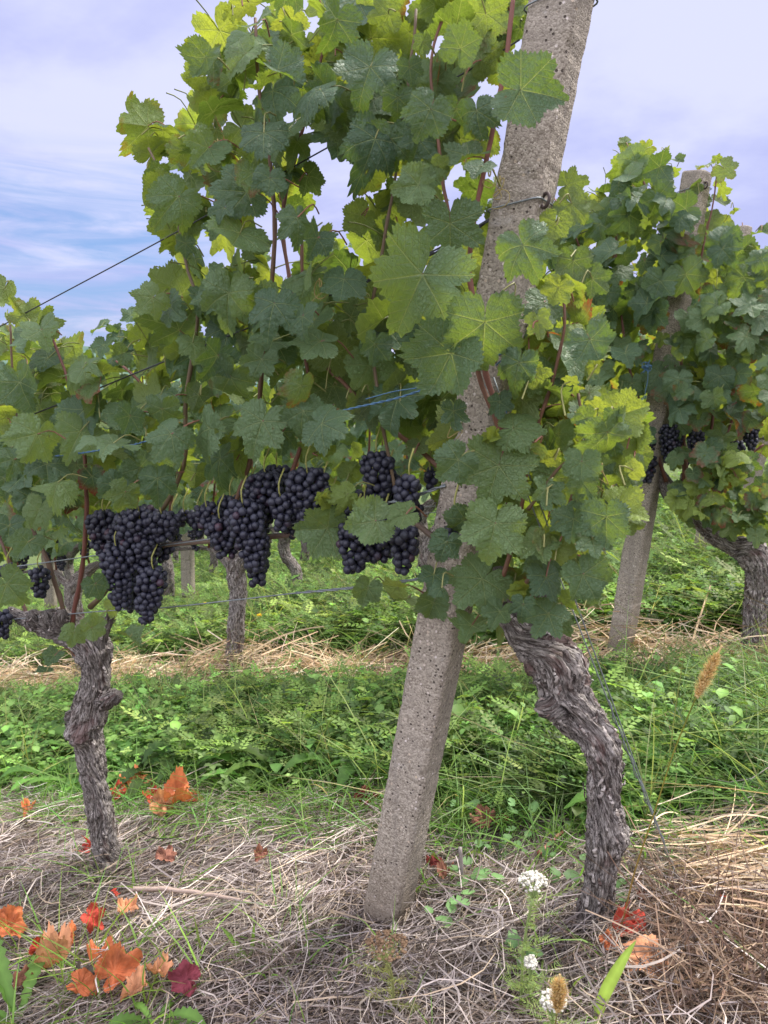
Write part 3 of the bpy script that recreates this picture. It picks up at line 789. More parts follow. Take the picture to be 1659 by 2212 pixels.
WOOD = (0.15, 0.105, 0.08)
CANES_L = [
    [(142, 1352, 6), (128, 1285, 6), (100, 1205, 6), (74, 1150, 5), (55, 1080, 4), (45, 960, 4), (30, 820, 3), (22, 700, 3)],
    [(156, 1348, 6), (170, 1270, 6), (184, 1180, 6), (187, 1090, 6), (184, 1020, 5), (176, 930, 5), (150, 830, 4), (110, 720, 3)],
    [(196, 1312, 7), (226, 1280, 7), (262, 1215, 6), (310, 1150, 6), (352, 1100, 6), (378, 1052, 6), (400, 990, 6), (402, 860, 6), (422, 735, 5), (426, 650, 5), (400, 560, 4), (370, 420, 4), (320, 320, 3)],
    [(60, 1335, 5), (40, 1280, 5), (20, 1215, 4), (-10, 1120, 4), (10, 1000, 4)],
    [(366, 1112, 5), (372, 1050, 5), (380, 985, 5), (340, 900, 4), (300, 820, 4), (250, 780, 3)],
]
CANES_R = [
    [(949, 1168, 10), (905, 1135, 8), (866, 1105, 7), (830, 1120, 6), (760, 1140, 6), (690, 1150, 6), (620, 1156, 7), (560, 1160, 8), (480, 1166, 8), (415, 1172, 7), (352, 1178, 6)],
    [(498, 1120, 6), (517, 1062, 6), (539, 1000, 6), (556, 880, 6), (575, 740, 6), (590, 570, 6), (590, 420, 6), (572, 280, 5), (556, 150, 5), (552, 40, 4)],
    [(612, 1085, 6), (632, 1015, 6), (652, 955, 6), (670, 860, 5), (655, 740, 5), (628, 610, 5), (610, 470, 5), (640, 330, 5), (690, 150, 4), (720, 20, 4)],
    [(862, 1100, 5), (852, 1045, 5), (832, 945, 5), (816, 850, 5), (800, 700, 5), (822, 560, 5), (850, 400, 4), (880, 200, 4), (900, 20, 4)],
    [(957, 1019, 7), (905, 970, 7), (866, 944, 7), (800, 890, 6), (745, 830, 6), (700, 780, 6), (660, 650, 5), (650, 500, 4)],
    [(1086, 960, 8), (1062, 880, 8), (1036, 820, 7), (1000, 680, 7), (975, 600, 6), (970, 480, 5), (950, 330, 5), (930, 150, 4), (960, 20, 4)],
    [(1095, 1000, 8), (1072, 880, 8), (1050, 810, 7), (1025, 660, 7), (1014, 560, 7), (1034, 430, 7), (1056, 320, 7), (1078, 210, 7), (1098, 90, 7), (1108, -20, 6)],
    [(1085, 1250, 7), (1120, 1120, 6), (1150, 960, 5), (1190, 830, 5), (1220, 700, 4), (1215, 620, 3)],
    [(1120, 1280, 6), (1180, 1200, 5), (1230, 1090, 5), (1265, 960, 5), (1250, 850, 4)],
    [(1140, 1100, 5), (1200, 1020, 4), (1270, 970, 4), (1330, 930, 3)],
    [(1050, 1255, 5), (1075, 1262, 5), (1110, 1290, 6), (1135, 1320, 6)],
]
canes = []          # (object, image polyline, vine, its own foliage builder)
def add_canes(vine, origin, lst, offs, seed):
    for i, c in enumerate(lst):
        off = offs(i, c)
        wood = (vine is V_RIGHT and i == 0)
        o, pts = make_cane(vine, origin, c, off, 0, WOOD if wood else (0.135 * RNG.uniform(.7, 1.15), 0.052 * RNG.uniform(.9, 1.4), 0.034), 'cane', seed + i)
        canes.append([o, np.array([q[:2] for q in smooth_path(np.array(c, float), 40)]), vine, MB(), origin, pts])
add_canes(V_LEFT, g_left, CANES_L, lambda i, c: [-.01, -.02, -.005, 0, .03][i], 100)
add_canes(V_RIGHT, g_right, CANES_R, lambda i, c: [-.02, -.005, .01, -.02, .02, -.075, -.085, -.09, -.07, -.10, -.09][i], 200)

def nearest_cane(px, py, leaf=True):
    best = min(range(len(canes)), key=lambda i: np.min(np.hypot(canes[i][1][:, 0] - px, canes[i][1][:, 1] - py)) + (60 if i == 5 else 0))
    return canes[best]

# --- the large leaves one can see, read off the photograph: junction x, y, length, tip direction, kind (half scale, per picture part)
HERO = {
 (0, 0): """1140 575 150 275 d .9|1455 85 140 250 t|1600 290 190 265 d|1045 310 140 110 k|915 440 115 215 b|890 250 110 215 l|930 260 95 95 b|1110 100 110 315 l|1075 10 100 260 v|
  1260 90 110 250 v|1400 60 120 270 b|1605 165 180 100 b|1260 150 105 280 k|1200 300 150 340 d .9|1380 390 150 200 d .8|1480 230 100 280 b|1430 480 150 330 b|1560 520 190 255 k|1620 600 170 255 d|
  640 545 170 175 b|655 668 115 95 b|700 560 90 20 b|690 755 80 160 k|790 650 90 230 b|690 830 130 200 b|770 850 150 235 t|900 640 130 240 t|960 650 95 40 b|740 800 120 95 b|1065 830 170 185 d|1090 750 110 265 t|
  1165 770 100 270 d|1310 620 110 270 k|1285 940 115 270 t|880 900 95 240 b|1035 1010 190 245 t|970 900 90 260 d|1330 760 95 280 k|1370 1030 100 260 d|1240 760 70 100 b|1360 480 100 280 k|930 560 110 250 r|760 1040 90 250 b|
  800 1050 70 260 d|1600 760 100 250 b|1560 930 100 220 b|1150 330 90 200 t|1130 470 70 20 t|1000 420 80 300 k|1560 30 90 60 b|1100 200 80 250 b|860 330 90 190 b|820 960 80 200 b|700 620 70 300 b|1000 40 60 190 v|830 200 55 120 v""",
 (829.5, 0): """590 390 215 345 t .35|500 320 150 300 b|200 460 165 85 b|60 420 90 270 d|285 230 90 20 t|330 210 130 45 t|220 20 150 255 b|110 140 110 250 b|440 60 150 265 b|330 170 90 260 b|170 180 60 280 t|110 290 80 280 d|
  200 470 145 255 d|310 470 100 255 d|400 480 120 275 d|30 600 150 260 d|150 610 120 270 d|290 560 110 250 k|330 600 130 290 r|370 680 150 215 t|150 800 135 185 l|230 720 70 350 l|285 965 195 275 t .15|150 880 120 250 k|
  440 600 110 30 b|600 1060 180 285 t|790 800 100 20 b|810 880 120 310 b|740 960 100 250 b|760 1020 120 300 k|490 990 150 260 b|420 260 110 45 b|60 980 130 250 b|60 300 110 270 k|230 380 90 60 k|480 150 90 280 k|20 60 110 200 b|330 60 90 100 b|560 60 110 290 b|
  590 120 70 250 k|400 820 100 270 k|340 950 80 300 k|420 720 90 260 d""",
 (0, 553): """785 165 175 130 b|775 320 170 140 k|990 160 190 255 t|1185 205 160 265 d .2|1485 100 140 265 d|660 180 110 225 l|250 460 160 25 b|180 320 110 300 t|190 300 100 60 b|20 140 95 250 b|120 270 110 120 b|995 520 165 235 t|1130 445 110 255 t|
  940 430 130 250 d|1385 370 145 195 l|1435 430 160 75 b|160 770 150 225 l|345 760 155 245 l|905 745 175 240 l|1135 715 175 245 l|740 770 140 240 t|700 660 110 260 t|610 830 200 255 b .1|490 810 180 235 t|250 980 130 250 l|200 900 130 270 d|
  845 940 90 260 b|1220 760 120 270 d|1310 670 150 260 t|1390 725 160 315 t|1300 560 120 265 t|640 630 120 10 b|530 580 110 240 k|440 500 120 80 b|610 360 90 60 b|530 420 70 200 t|780 420 110 20 b|130 660 120 200 b|270 530 120 200 k|1310 260 120 280 d|
  1600 220 120 270 b|430 1060 80 100 b|1370 850 120 250 b|1500 1030 95 185 y .1|1510 940 80 60 b|1430 980 80 150 b|1400 1055 45 20 y|130 1040 110 260 t|540 1020 100 260 l|60 880 110 250 d|20 960 110 260 d|330 640 110 20 k|420 640 90 200 k|60 560 90 20 b|
  30 700 100 200 b|690 500 110 60 b|740 400 90 100 b|860 600 90 240 k|950 640 100 200 b|1080 380 100 250 k|1220 500 90 260 k|1440 560 120 250 k|1560 480 130 260 k|1600 640 110 270 k|1620 380 110 250 d|1540 620 90 300 b|1040 880 90 260 b|620 740 90 150 b|
  330 900 100 260 k|680 960 110 270 d|560 690 100 260 d|90 430 90 160 b""",
 (829.5, 553): """435 285 250 268 t .1|290 420 225 248 t .2|165 80 280 252 t .3|585 460 125 250 t|820 20 120 270 k|690 200 130 265 t|800 140 100 40 b|840 290 120 60 r|850 400 170 250 b|890 360 140 290 t|690 570 150 350 t|790 480 130 200 b|
  350 765 200 185 v .1|300 670 100 280 d|495 905 225 245 l .15|320 880 130 230 t|560 745 145 340 l|1010 690 150 20 y .2|965 760 185 290 t .1|855 890 115 265 t|830 680 70 330 t|990 930 110 300 b|1100 860 90 300 b|1090 770 100 320 b|500 630 90 270 d|
  180 620 120 250 k|60 560 110 220 b|770 640 130 20 b|930 640 120 340 b|720 900 110 270 k|700 1010 110 260 t|640 360 110 80 r|560 200 100 300 k|900 100 100 300 k|680 500 110 250 b|600 620 100 300 b|240 530 90 280 k|140 400 130 260 k|40 300 120 250 k|
  620 720 90 330 r|870 780 90 20 b|770 780 100 200 b|420 600 80 260 k|930 860 100 280 b|1010 1030 90 280 b|860 980 100 260 t|150 820 90 260 b""",
 (829.5, 1106): """480 50 190 258 l .3|425 290 195 225 l .2|670 125 140 225 l|690 190 110 265 t|820 30 130 270 t|700 280 130 275 d|860 270 150 290 t .2|830 200 130 255 b|710 440 135 245 t .3|500 430 100 260 t|600 400 80 265 d|380 490 120 260 t|60 325 90 215 y|
  110 370 130 255 b|215 390 100 260 t|215 270 90 260 d|250 330 70 270 d|270 130 100 240 d|95 10 95 200 l 1.2|960 20 150 280 t .1|1010 -20 150 325 y .1|560 290 70 250 r|780 380 110 270 t|620 60 110 300 t|900 120 110 280 t|750 60 100 300 b|860 180 100 300 b|
  350 30 120 230 t|900 360 70 290 b""",
 (0, 1106): """30 310 130 300 l|170 -10 110 250 l|255 80 110 280 b|430 10 80 270 b|320 520 75 250 l|395 500 80 20 l|560 540 70 300 t|410 310 80 300 d|235 620 60 240 d|1415 70 165 205 l .05|1590 330 88 262 l .05|1620 40 150 200 l|470 420 60 20 b|120 130 100 250 t|200 690 60 250 t|40 60 100 260 d""",
}
for (ox, oy), txt in HERO.items():
    for e_ in txt.replace('\n', '').split('|'):
        f = e_.split(); x, y, R, ang = (float(q) for q in f[:4]); kind = f[4]; tl = float(f[5]) if len(f) > 5 else None
        px, py = ox + x / 2, oy + y / 2
        c = nearest_cane(px, py)
        near_post = abs(px - (838 + (1965 - py) * 0.1915)) < 110
        off = None
        if kind in 'tdlyp' : off = RNG.uniform(-.21, -.11) if near_post else RNG.uniform(-.19, -.07)
        elif near_post and oy >= 553 and px > 1080: off = RNG.uniform(-.11, -.03)
        hero_leaf(c[3], px, py, R / 2, ang, kind, RNG, 0, off, 'hero', None, tl)

for _ in range(60):                                     # small pale leaves of the side shoots right of the post
    px, py = RNG.uniform(1120, 1400), RNG.uniform(620, 1280)
    if px > 1300 and not 850 < py < 1150: continue
    c = nearest_cane(px, py)
    hero_leaf(c[3], px, py, RNG.uniform(24, 52), RNG.choice([200, 250, 280, 310, 340, 30, 60]), RNG.choice(['b', 'b', 'v', 'y', 'l', 'l', 't']), RNG, 0, RNG.uniform(-.17, .02), 'mid')
# --- the leaves behind and between them
def inpoly(x, y, poly):
    n = len(poly); r = False; j = n - 1
    for i in range(n):
        xi, yi = poly[i]; xj, yj = poly[j]
        if (yi > y) != (yj > y) and x < (xj - xi) * (y - yi) / (yj - yi) + xi: r = not r
        j = i
    return r
CANOPY = [(500, -60), (1150, -60), (1120, 120), (1075, 300), (1040, 480), (1060, 600), (1180, 590), (1270, 690), (1290, 800), (1230, 860), (1330, 900), (1370, 960), (1320, 1060), (1270, 1130), (1270, 1280), (1190, 1340), (1000, 1330),
          (950, 1230), (960, 1080), (920, 980), (850, 950), (760, 960), (640, 950), (540, 960), (460, 1010), (330, 1020), (240, 1070), (100, 1120), (-60, 1140), (-60, 640), (40, 680), (110, 720), (190, 790), (290, 760), (345, 700),
          (345, 560), (310, 470), (320, 400), (370, 340), (410, 260), (420, 120)]
HOLES = [[(690, 330), (770, 290), (775, 420), (740, 500), (705, 480), (680, 400)], [(1015, 180), (1095, 180), (1085, 270), (1020, 290)], [(925, 50), (985, 50), (965, 130), (925, 130)], [(640, 240), (690, 240), (690, 330), (640, 300)], [(770, 190), (800, 190), (795, 260), (765, 260)],
         [(855, -60), (905, -60), (895, 60), (860, 60)], [(1000, 60), (1050, 60), (1040, 180), (1010, 180)], [(660, 480), (720, 470), (720, 520), (680, 530)]]
RF = np.random.default_rng(23)
n_fill = 0
while n_fill < 400:
    px, py = RF.uniform(-60, 1400), RF.uniform(-60, 1380)
    if not inpoly(px, py, CANOPY) or any(inpoly(px, py, h) for h in HOLES): continue
    if py < 560 and RF.random() < .42: continue
    back = RF.random() < .70
    pos = rowpt(px, py, RF.uniform(.03, .24) if back else RF.uniform(-.07, .03))
    postx = 838 + (1965 - py) * 0.1915
    if not back and abs(px - postx) < 75: continue
    z = depth(pos)
    c = nearest_cane(px, py)
    random_leaf(c[3], pos, RF.uniform(.036, .082), 1 if back else -1, RF, 'mid', 'b' if back else None)
    n_fill += 1
for c in canes:
    if c[3].nv: c[3].build('foliage', [M_LEAF, M_PET], c[0], c[4])

# tendrils and pale new shoots are part of the vine
for (x0, y0, sd_) in ((1060, 360, 1), (1080, 380, 2), (980, 900, 3), (690, 600, 4), (470, 300, 5), (1300, 1000, 6)):
    u = np.linspace(0, 1, 40); q = np.stack([x0 + 26 * u * np.cos(u * 13 + sd_), y0 + 60 * u + 14 * np.sin(u * 15)], -1)
    tm = MB(); tube(tm, np.array([rowpt(a, b, -.09) for a, b in q]), np.linspace(.0013, .0006, 40), 5, (0.25, 0.20, 0.07))
    tm.build('tendril', M_PET, V_RIGHT, g_right)
for (bx, by, of) in ((1062, 937, -.15), (700, 1080, -.12), (1118, 1275, -.13)):
    bm_ = MB()
    for q in range(6):
        a = RNG.uniform(0, 360)
        pos = rowpt(bx, by, of) + RNG.normal(0, .004, 3)
        put_leaf(bm_, pos, RNG.uniform(.010, .020), nrm(CAM - pos) + RNG.normal(0, .5, 3), math.cos(a) * RIGHT + math.sin(a) * UP, RNG, 'mid', (1.0, 0, 1), 2.0)
    bm_.build('young_leaf_tuft', [M_LEAF, M_PET], V_RIGHT, g_right)

# grapes of the near row: centre x, top y, bottom y, half width, offset
BUN_L = [(225, 1108, 1205, 34, .03), (300, 1098, 1235, 46, -.01), (350, 1110, 1172, 36, .0), (252, 1180, 1322, 34, -.03), (332, 1228, 1350, 31, -.02), (286, 1255, 1325, 26, .03), (352, 1172, 1216, 22, .05), (270, 1130, 1250, 40, .03), (375, 1118, 1150, 20, .04), (310, 1180, 1260, 30, .05), (230, 1130, 1200, 30, .06),
         (86, 1228, 1292, 22, .0), (20, 1224, 1256, 26, .03), (2, 1322, 1382, 20, .0)]
BUN_R = [(447, 1092, 1152, 30, .0), (476, 1122, 1210, 33, -.01), (525, 1085, 1238, 40, -.04), (556, 1160, 1270, 27, .0), (574, 1024, 1112, 40, .02), (606, 1070, 1150, 25, -.03), (664, 1016, 1142, 42, -.01), (700, 1055, 1132, 36, .01),
         (600, 1010, 1085, 34, .06), (815, 980, 1088, 34, .03), (842, 1030, 1090, 34, .06), (886, 1032, 1122, 28, -.02), (772, 1128, 1242, 38, -.03), (832, 1128, 1218, 38, .0), (876, 1142, 1247, 30, -.035), (742, 1098, 1168, 30, .02),
         (640, 1095, 1165, 34, .04), (620, 1110, 1150, 26, .05), (500, 1075, 1130, 26, .05), (720, 1085, 1135, 26, .05), (930, 1015, 1060, 14, .1), (690, 1090, 1160, 32, .03), (735, 1130, 1190, 24, .04), (560, 1085, 1170, 30, .03), (430, 1110, 1160, 22, .05), (400, 1105, 1140, 18, .08), (800, 1060, 1110, 30, .07), (900, 1090, 1140, 18, .05), (545, 1060, 1100, 26, .04), (984, 1108, 1200, 17, -.06), (470, 1150, 1190, 24, .05), (790, 1090, 1150, 30, .04)]
RG = np.random.default_rng(5)
for vine, org, lst in ((V_LEFT, g_left, BUN_L), (V_RIGHT, g_right, BUN_R)):
    for (x, yt, yb, hw, of) in lst:
        top = rowpt(x, yt, of - .05); z = depth(top)
        grape_bunch(vine, org, top, (yb - yt) * z / FPX * 1.04, hw * z / FPX * 1.10, RG, .0079, lean=np.array([RG.normal(0, .08), 0, 0]))

# ------------------------------------------------------------------ the second row: hand-placed end vine
g2 = ground(1628, 1380)
V2 = thing('grapevine', 'grapevine of the second row right of its leaning post, trunk bent like an elbow', 'grapevine', g2, 'grapevines of the vineyard rows')
mb = MB()
p, r = pix([(1626, 1400, 30), (1630, 1340, 26), (1636, 1270, 27), (1640, 1225, 33), (1612, 1186, 34), (1572, 1168, 26), (1530, 1140, 24), (1496, 1096, 24), (1468, 1080, 24), (1446, 1058, 20), (1432, 1030, 12), (1412, 1010, 7)], 0, 1)
trunk(mb, p, r, 41, knots=[(.48, 1.2, .02, .05), (.78, 1.5, .02, .05)], strips=70, nv=200)
p, r = pix([(1482, 1085, 20), (1486, 1050, 18), (1482, 1020, 10)], 0, 1); trunk(mb, p, r, 43, nv=60, nu=40, strips=8, rough=1.4)
mb.build('trunk', M_BARK, V2, g2)
c2 = []
for i, c in enumerate([[(1484, 1030, 5), (1470, 900, 4), (1452, 740, 4), (1448, 640, 4), (1440, 520, 3), (1400, 420, 3), (1370, 330, 2)], [(1478, 1040, 5), (1476, 900, 4), (1468, 700, 4), (1462, 640, 4), (1455, 540, 3), (1460, 450, 3)],
                       [(1500, 1060, 4), (1540, 900, 4), (1530, 720, 3), (1510, 600, 3), (1540, 440, 2), (1550, 360, 2)], [(1440, 1040, 5), (1400, 920, 4), (1360, 800, 4), (1340, 660, 3), (1330, 520, 3), (1345, 400, 2)],
                       [(1520, 1110, 5), (1560, 1050, 4), (1600, 1000, 3), (1650, 960, 3)], [(1510, 1060, 4), (1600, 860, 3), (1620, 700, 3), (1600, 560, 2)]]):
    o, pts = make_cane(V2, g2, c, -.03, 1, (0.13, 0.05, 0.035), 'cane', 300 + i, 6, 24)
    c2.append([o, np.array([q[:2] for q in smooth_path(np.array(c, float), 30)]), MB()])
def near2(px, py): return min(c2, key=lambda q: np.min(np.hypot(q[1][:, 0] - px, q[1][:, 1] - py)))
H2 = """440 150 90 200 b|600 220 110 60 b|400 400 150 190 b|460 500 130 200 b|720 380 120 205 b|840 410 90 80 b|880 300 80 300 t|790 510 100 275 t|1130 350 110 200 b|1280 370 150 315 b|1260 530 130 350 b|1240 640 110 280 k|1370 735 60 330 b|470 600 100 250 t|650 690 120 240 t|
 950 720 200 200 d .3|840 830 130 200 v|945 860 90 265 y .6|1180 810 110 20 b|1110 930 130 350 v|290 660 95 200 l|360 680 60 80 v|1290 930 100 300 r|740 1010 120 230 t|960 1030 80 20 t|1130 1080 140 275 r|1260 1150 105 270 l|600 1170 130 215 t|690 1300 115 250 t|950 1280 240 290 t .2|
 1390 1320 100 20 v|1400 1400 110 300 b|280 1440 155 255 t .2|400 1120 90 250 r|580 1420 120 200 b|650 1640 195 260 p .15|1035 1810 205 285 t .2|750 1830 95 260 l|1290 1790 160 330 r|830 2010 100 260 t|1420 2000 160 285 r|1550 1450 140 265 t|1560 1730 150 260 p|420 780 90 200 b|250 800 100 220 b|
 300 930 90 240 k|520 900 90 250 k|640 920 90 240 t|800 640 90 260 t|1100 640 100 300 k|700 1480 110 250 b|1180 1480 100 30 b|1220 1540 90 350 t|330 1700 120 240 b|400 1880 120 260 l|300 1860 120 250 k|540 1940 120 260 t|1180 2020 100 250 b|1380 1180 110 270 t|1560 1200 110 270 d|1480 1560 100 280 b|
 1600 920 110 300 t|1580 1600 130 250 t|640 1960 120 260 k|1000 2080 110 280 k|1150 1900 90 270 t|200 1500 90 250 r|430 1000 90 230 b|560 740 80 300 k|620 620 80 200 b|1050 520 90 220 k|560 320 80 200 b|760 260 70 120 b|530 180 40 60 v|780 215 35 40 v|1220 300 60 90 b"""
R2 = np.random.default_rng(77)
def place2(px, py, R, ang, kind, tl=None):
    q = near2(px, py)
    off = R2.uniform(-.22, -.10) if kind in 'tdlyp' else R2.uniform(-.08, .06)
    hero_leaf(q[2], px, py, R, ang, kind, R2, 1, off, 'mid', None, tl)
for e_ in H2.replace('\n', '').split('|'):
    f = e_.split(); place2(1242 + float(f[0]) * .2514, 270 + float(f[1]) * .2514, float(f[2]) * .2514, float(f[3]), f[4], float(f[5]) if len(f) > 5 else None)
for e_ in """730 80 200 255 p .15|910 310 125 260 p|1150 400 130 240 r|1060 850 100 265 y .2|1090 980 105 265 l|880 970 85 240 t|1190 750 90 330 y|1180 870 90 280 t|1350 890 90 20 b|850 1090 65 200 t|1040 1110 70 260 t|950 770 80 250 t|1120 560 105 340 t|620 300 120 250 k|1300 330 110 260 p|700 450 60 240 k|
 1010 640 110 250 p|900 850 70 200 t|1240 960 80 290 t|1120 1070 70 260 t|980 1080 60 240 t|1380 560 90 10 b|1320 120 150 260 p|1050 180 140 280 t|420 60 140 250 t|800 560 80 280 t|1240 60 120 260 r|1000 240 90 260 b|1390 300 100 250 t""".replace('\n', '').split('|'):
    f = e_.split(); place2(1242 + float(f[0]) * .293, 810 + float(f[1]) * .293, float(f[2]) * .293, float(f[3]), f[4], float(f[5]) if len(f) > 5 else None)
POLY2 = [(1340, 330), (1420, 340), (1480, 390), (1560, 400), (1590, 470), (1600, 540), (1720, 560), (1720, 900), (1600, 950), (1560, 960), (1500, 930), (1440, 900), (1380, 960), (1250, 960), (1200, 900), (1200, 480), (1270, 460), (1300, 400)]
n = 0
while n < 400:
    px, py = R2.uniform(1200, 1720), R2.uniform(330, 960)
    if not inpoly(px, py, POLY2): continue
    if py < 470 and abs(px - 1506) < 60: continue
    back = R2.random() < .6
    
    random_leaf(near2(px, py)[2], rowpt(px, py, R2.uniform(.03, .28) if back else R2.uniform(-.26, -.07), 1), R2.uniform(.040, .082), 1 if back else -1, R2, 'mid', 'b' if back else None); n += 1
for _ in range(95):
    px, py = R2.uniform(1455, 1680), R2.uniform(965, 1165)
    if abs(py - (985 + (px - 1455) * .62)) > 100: continue
    random_leaf(near2(px, py)[2], rowpt(px, py, R2.uniform(-.24, -.10), 1), R2.uniform(.032, .062), -1, R2, 'mid', R2.choice(['l', 't', 'y', 'p']))
for q in c2:
    if q[2].nv: q[2].build('foliage', [M_LEAF, M_PET], q[0], g2)
for (x, yt, yb, hw, of) in [(1452, 918, 1002, 26, -.08), (1503, 930, 992, 19, -.08), (1400, 985, 1046, 20, -.06), (1482, 868, 920, 20, -.02), (1480, 960, 1010, 24, .0), (1592, 955, 1000, 18, 0), (1625, 915, 975, 18, .05), (1408, 940, 1010, 16, -.03)]:
    top = rowpt(x, yt, of, 1); z = depth(top); grape_bunch(V2, g2, top, (yb - yt) * z / FPX, hw * z / FPX, RG, .0086, SPHLO)

# ------------------------------------------------------------------ the other vines of the rows behind
def vine_proto(seed, nleaf, res, w=.62, nb=6, h_low=.72):
    """a vine in its own frame: t along the row, s across, height above the slope"""
    rg = np.random.default_rng(seed)
    slope = D[2] / math.hypot(D[0], D[1])
    def P(t, s, h): return DH * t + UH * s + ZW * (h + slope * t)
    root = thing('grapevine', 'x', 'grapevine', (0, 0, 0), 'grapevines of the vineyard rows')
    mb = MB(); a, b = rg.uniform(-.07, .07, 2)
    trunk(mb, [P(0, 0, -.05), P(a * .3, 0, .12), P(a, b * .3, .30), P(a * .2 + b, 0, .45), P(b, 0, .58), P(b - .10, 0, .66), P(b - .2, 0, .70)], [.060, .050, .046, .048, .050, .038, .022], seed, nu=40, nv=90, strips=20)
    trunk(mb, [P(b, 0, .54), P(b + .08, 0, .64), P(b + .2, .01, .70), P(b + .5, 0, .72)], [.03, .022, .012, .008], seed + 1, nu=24, nv=60, strips=5)
    mb.build('trunk', M_BARK, root)
    for i in range(5):
        t = -.45 + .9 * i / 4 + rg.normal(0, .04); cm = MB()
        tube(cm, smooth_path([P(t, 0, .70), P(t + rg.normal(0, .05), rg.normal(0, .03), 1.1), P(t + rg.normal(0, .08), rg.normal(0, .04), 1.5), P(t + rg.normal(0, .1), 0, 1.85)], 14), np.linspace(.006, .003, 14), 6, (0.14, 0.05, 0.035))
        cm.build('cane', M_CANE, root)
    lm = MB()
    for _ in range(nleaf):
        t = rg.uniform(-w, w); u = rg.random()
        hmax = 1.80 + .16 * math.sin(t * 9 + seed) + .08 * math.sin(t * 23 + seed * 2)
        h = h_low + (hmax - h_low) * u ** 0.9; sd_ = rg.choice([-1, -1, 1])
        wid = .06 + .13 * math.sin(min(1, (1 - u) * 1.6 + .12) * math.pi / 2)
        random_leaf(lm, P(t, sd_ * wid * rg.uniform(.3, 1.25), h), rg.uniform(.045, .08), sd_, rg, res, pet=(res != 'low'))
    lm.build('foliage', [M_LEAF if res == 'mid' else M_FAR, M_PET], root)
    for i in range(nb):
        top = P(rg.uniform(-.5, .5), rg.uniform(-.09, .05), rg.uniform(.80, .96))
        grape_bunch(root, None, top, rg.uniform(.10, .15), rg.uniform(.030, .045), rg, .0095, SPHLO, tries=700)
    return root
def rowbase(k, t):
    q = P1 + k * E + DH * t; q[2] = gz(q[0], q[1]); return q
def t_of(px, py, k):
    return (rowpt(px, py, 0, k) - (P1 + k * E)) @ DH
WORDS = ['first', 'second', 'third', 'fourth', 'fifth', 'sixth', 'seventh', 'eighth', 'ninth', 'tenth']
ROWW = {1: 'second', 2: 'third', 3: 'fourth', 4: 'fifth', 5: 'sixth', 6: 'seventh'}
t500 = t_of(504, 1412, 1)
row2 = [t_of(955, 1428, 1), t500, t500 + 1.05, t500 + 2.1, t500 + 3.2]
for i, t in enumerate(row2):
    v = vine_proto(500 + i * 7, 330, 'mid', .60, 8, .80)
    v.location = tuple(rowbase(1, t))
    v['label'] = ['grapevine of the second row just left of its leaning post', 'grapevine of the second row with a straight bare trunk behind the central grapes', 'grapevine of the second row behind the left vine\'s grapes',
                  'grapevine of the second row near the left picture edge', 'outermost grapevine of the second row on the left'][i]
protos = [vine_proto(700, 300, 'low', .64), vine_proto(731, 300, 'low', .64), vine_proto(762, 280, 'low', .64)]
RV = np.random.default_rng(9); used = set()
for k in range(2, 7):
    ts_ = [-.5] + [.65 + 1.12 * i + RV.normal(0, .05) for i in range(4 + k)]
    for i, t in enumerate(ts_):
        j = int(RV.integers(0, 3))
        if j in used: o = copy_tree(protos[j])
        else: o = protos[j]; used.add(j)
        o.location = tuple(rowbase(k, t)); 
        o.scale = (1, 1, RV.uniform(.96, 1.05))
        o['label'] = 'grapevine at the right end of the %s row' % ROWW[k] if i == 0 else 'distant grapevine, %s left of the %s row\'s end post' % (WORDS[i - 1], ROWW[k])
for j in range(3):
    if j not in used:
        for ch in list(protos[j].children_recursive): bpy.data.objects.remove(ch)
        bpy.data.objects.remove(protos[j])
# posts standing within and at the end of the far rows
def plain_post(b, lean, lab, seed):
    post(b, b + ZW * 1.85 - DH * lean, .09, 'concrete_post', lab, .42, 'concrete posts along the rows', (), seed)
pz = ground(405, 1228)
k_ = 2; plain_post(rowbase(2, t_of(404, 1232, 2)), .04, 'upright concrete post far behind the grapes, in the third row', 61)
plain_post(rowbase(3, 0), .26, 'leaning concrete end post of the fourth row', 62)
plain_post(rowbase(4, 0), .26, 'leaning concrete end post of the fifth row', 63)
plain_post(rowbase(3, 3.6), .04, 'upright concrete post inside the fourth row on the left', 64)
plain_post(rowbase(2, t_of(108, 1290, 2)), .03, 'upright concrete post inside the third row behind the left vine', 65)

# ------------------------------------------------------------------ wires and ties
def wire(path, name, label, cat, mat, rad, off=0.0, k=0, twist=0, group='trellis wires', tint=(.5, .5, .5), n=60, base=None):
    p = np.array([rowpt(q[0], q[1], off + (q[2] if len(q) > 2 else 0), k) for q in path])
    p = smooth_path(p, n); mb = MB()
    if twist:
        L = np.concatenate([[0], np.cumsum(np.linalg.norm(np.diff(p, axis=0), axis=1))])
        t, A, B = frames(p)
        for ph in (0, math.pi):
            a = L * 2 * math.pi / twist + ph
            tube(mb, p + rad * .95 * (A * np.cos(a)[:, None] + B * np.sin(a)[:, None]), rad, 6, tint)
    else: tube(mb, p, rad, 6, tint)
    return single(mb, name, mat, label, cat, p[0], group)
wire([(1122, 86), (1020, 148), (720, 312), (380, 502), (70, 668), (-300, 866)], 'trellis_wire', 'uppermost dark wire, crossing the sky left of the tall canopy', 'wire', M_DARKWIRE, .0015)
wire([(1062, 470), (960, 530), (830, 590), (630, 671), (530, 711), (320, 795), (115, 878), (-200, 1000)], 'trellis_wire', 'dark wire crossing the canopy below the topmost one', 'wire', M_DARKWIRE, .0017)
wire([(1060, 474, -.004), (960, 536), (835, 588), (760, 625)], 'trellis_wire', 'short dark wire end wound round the second wire near the canopy centre', 'wire', M_DARKWIRE, .0014, 0, 0, .05, n=200)
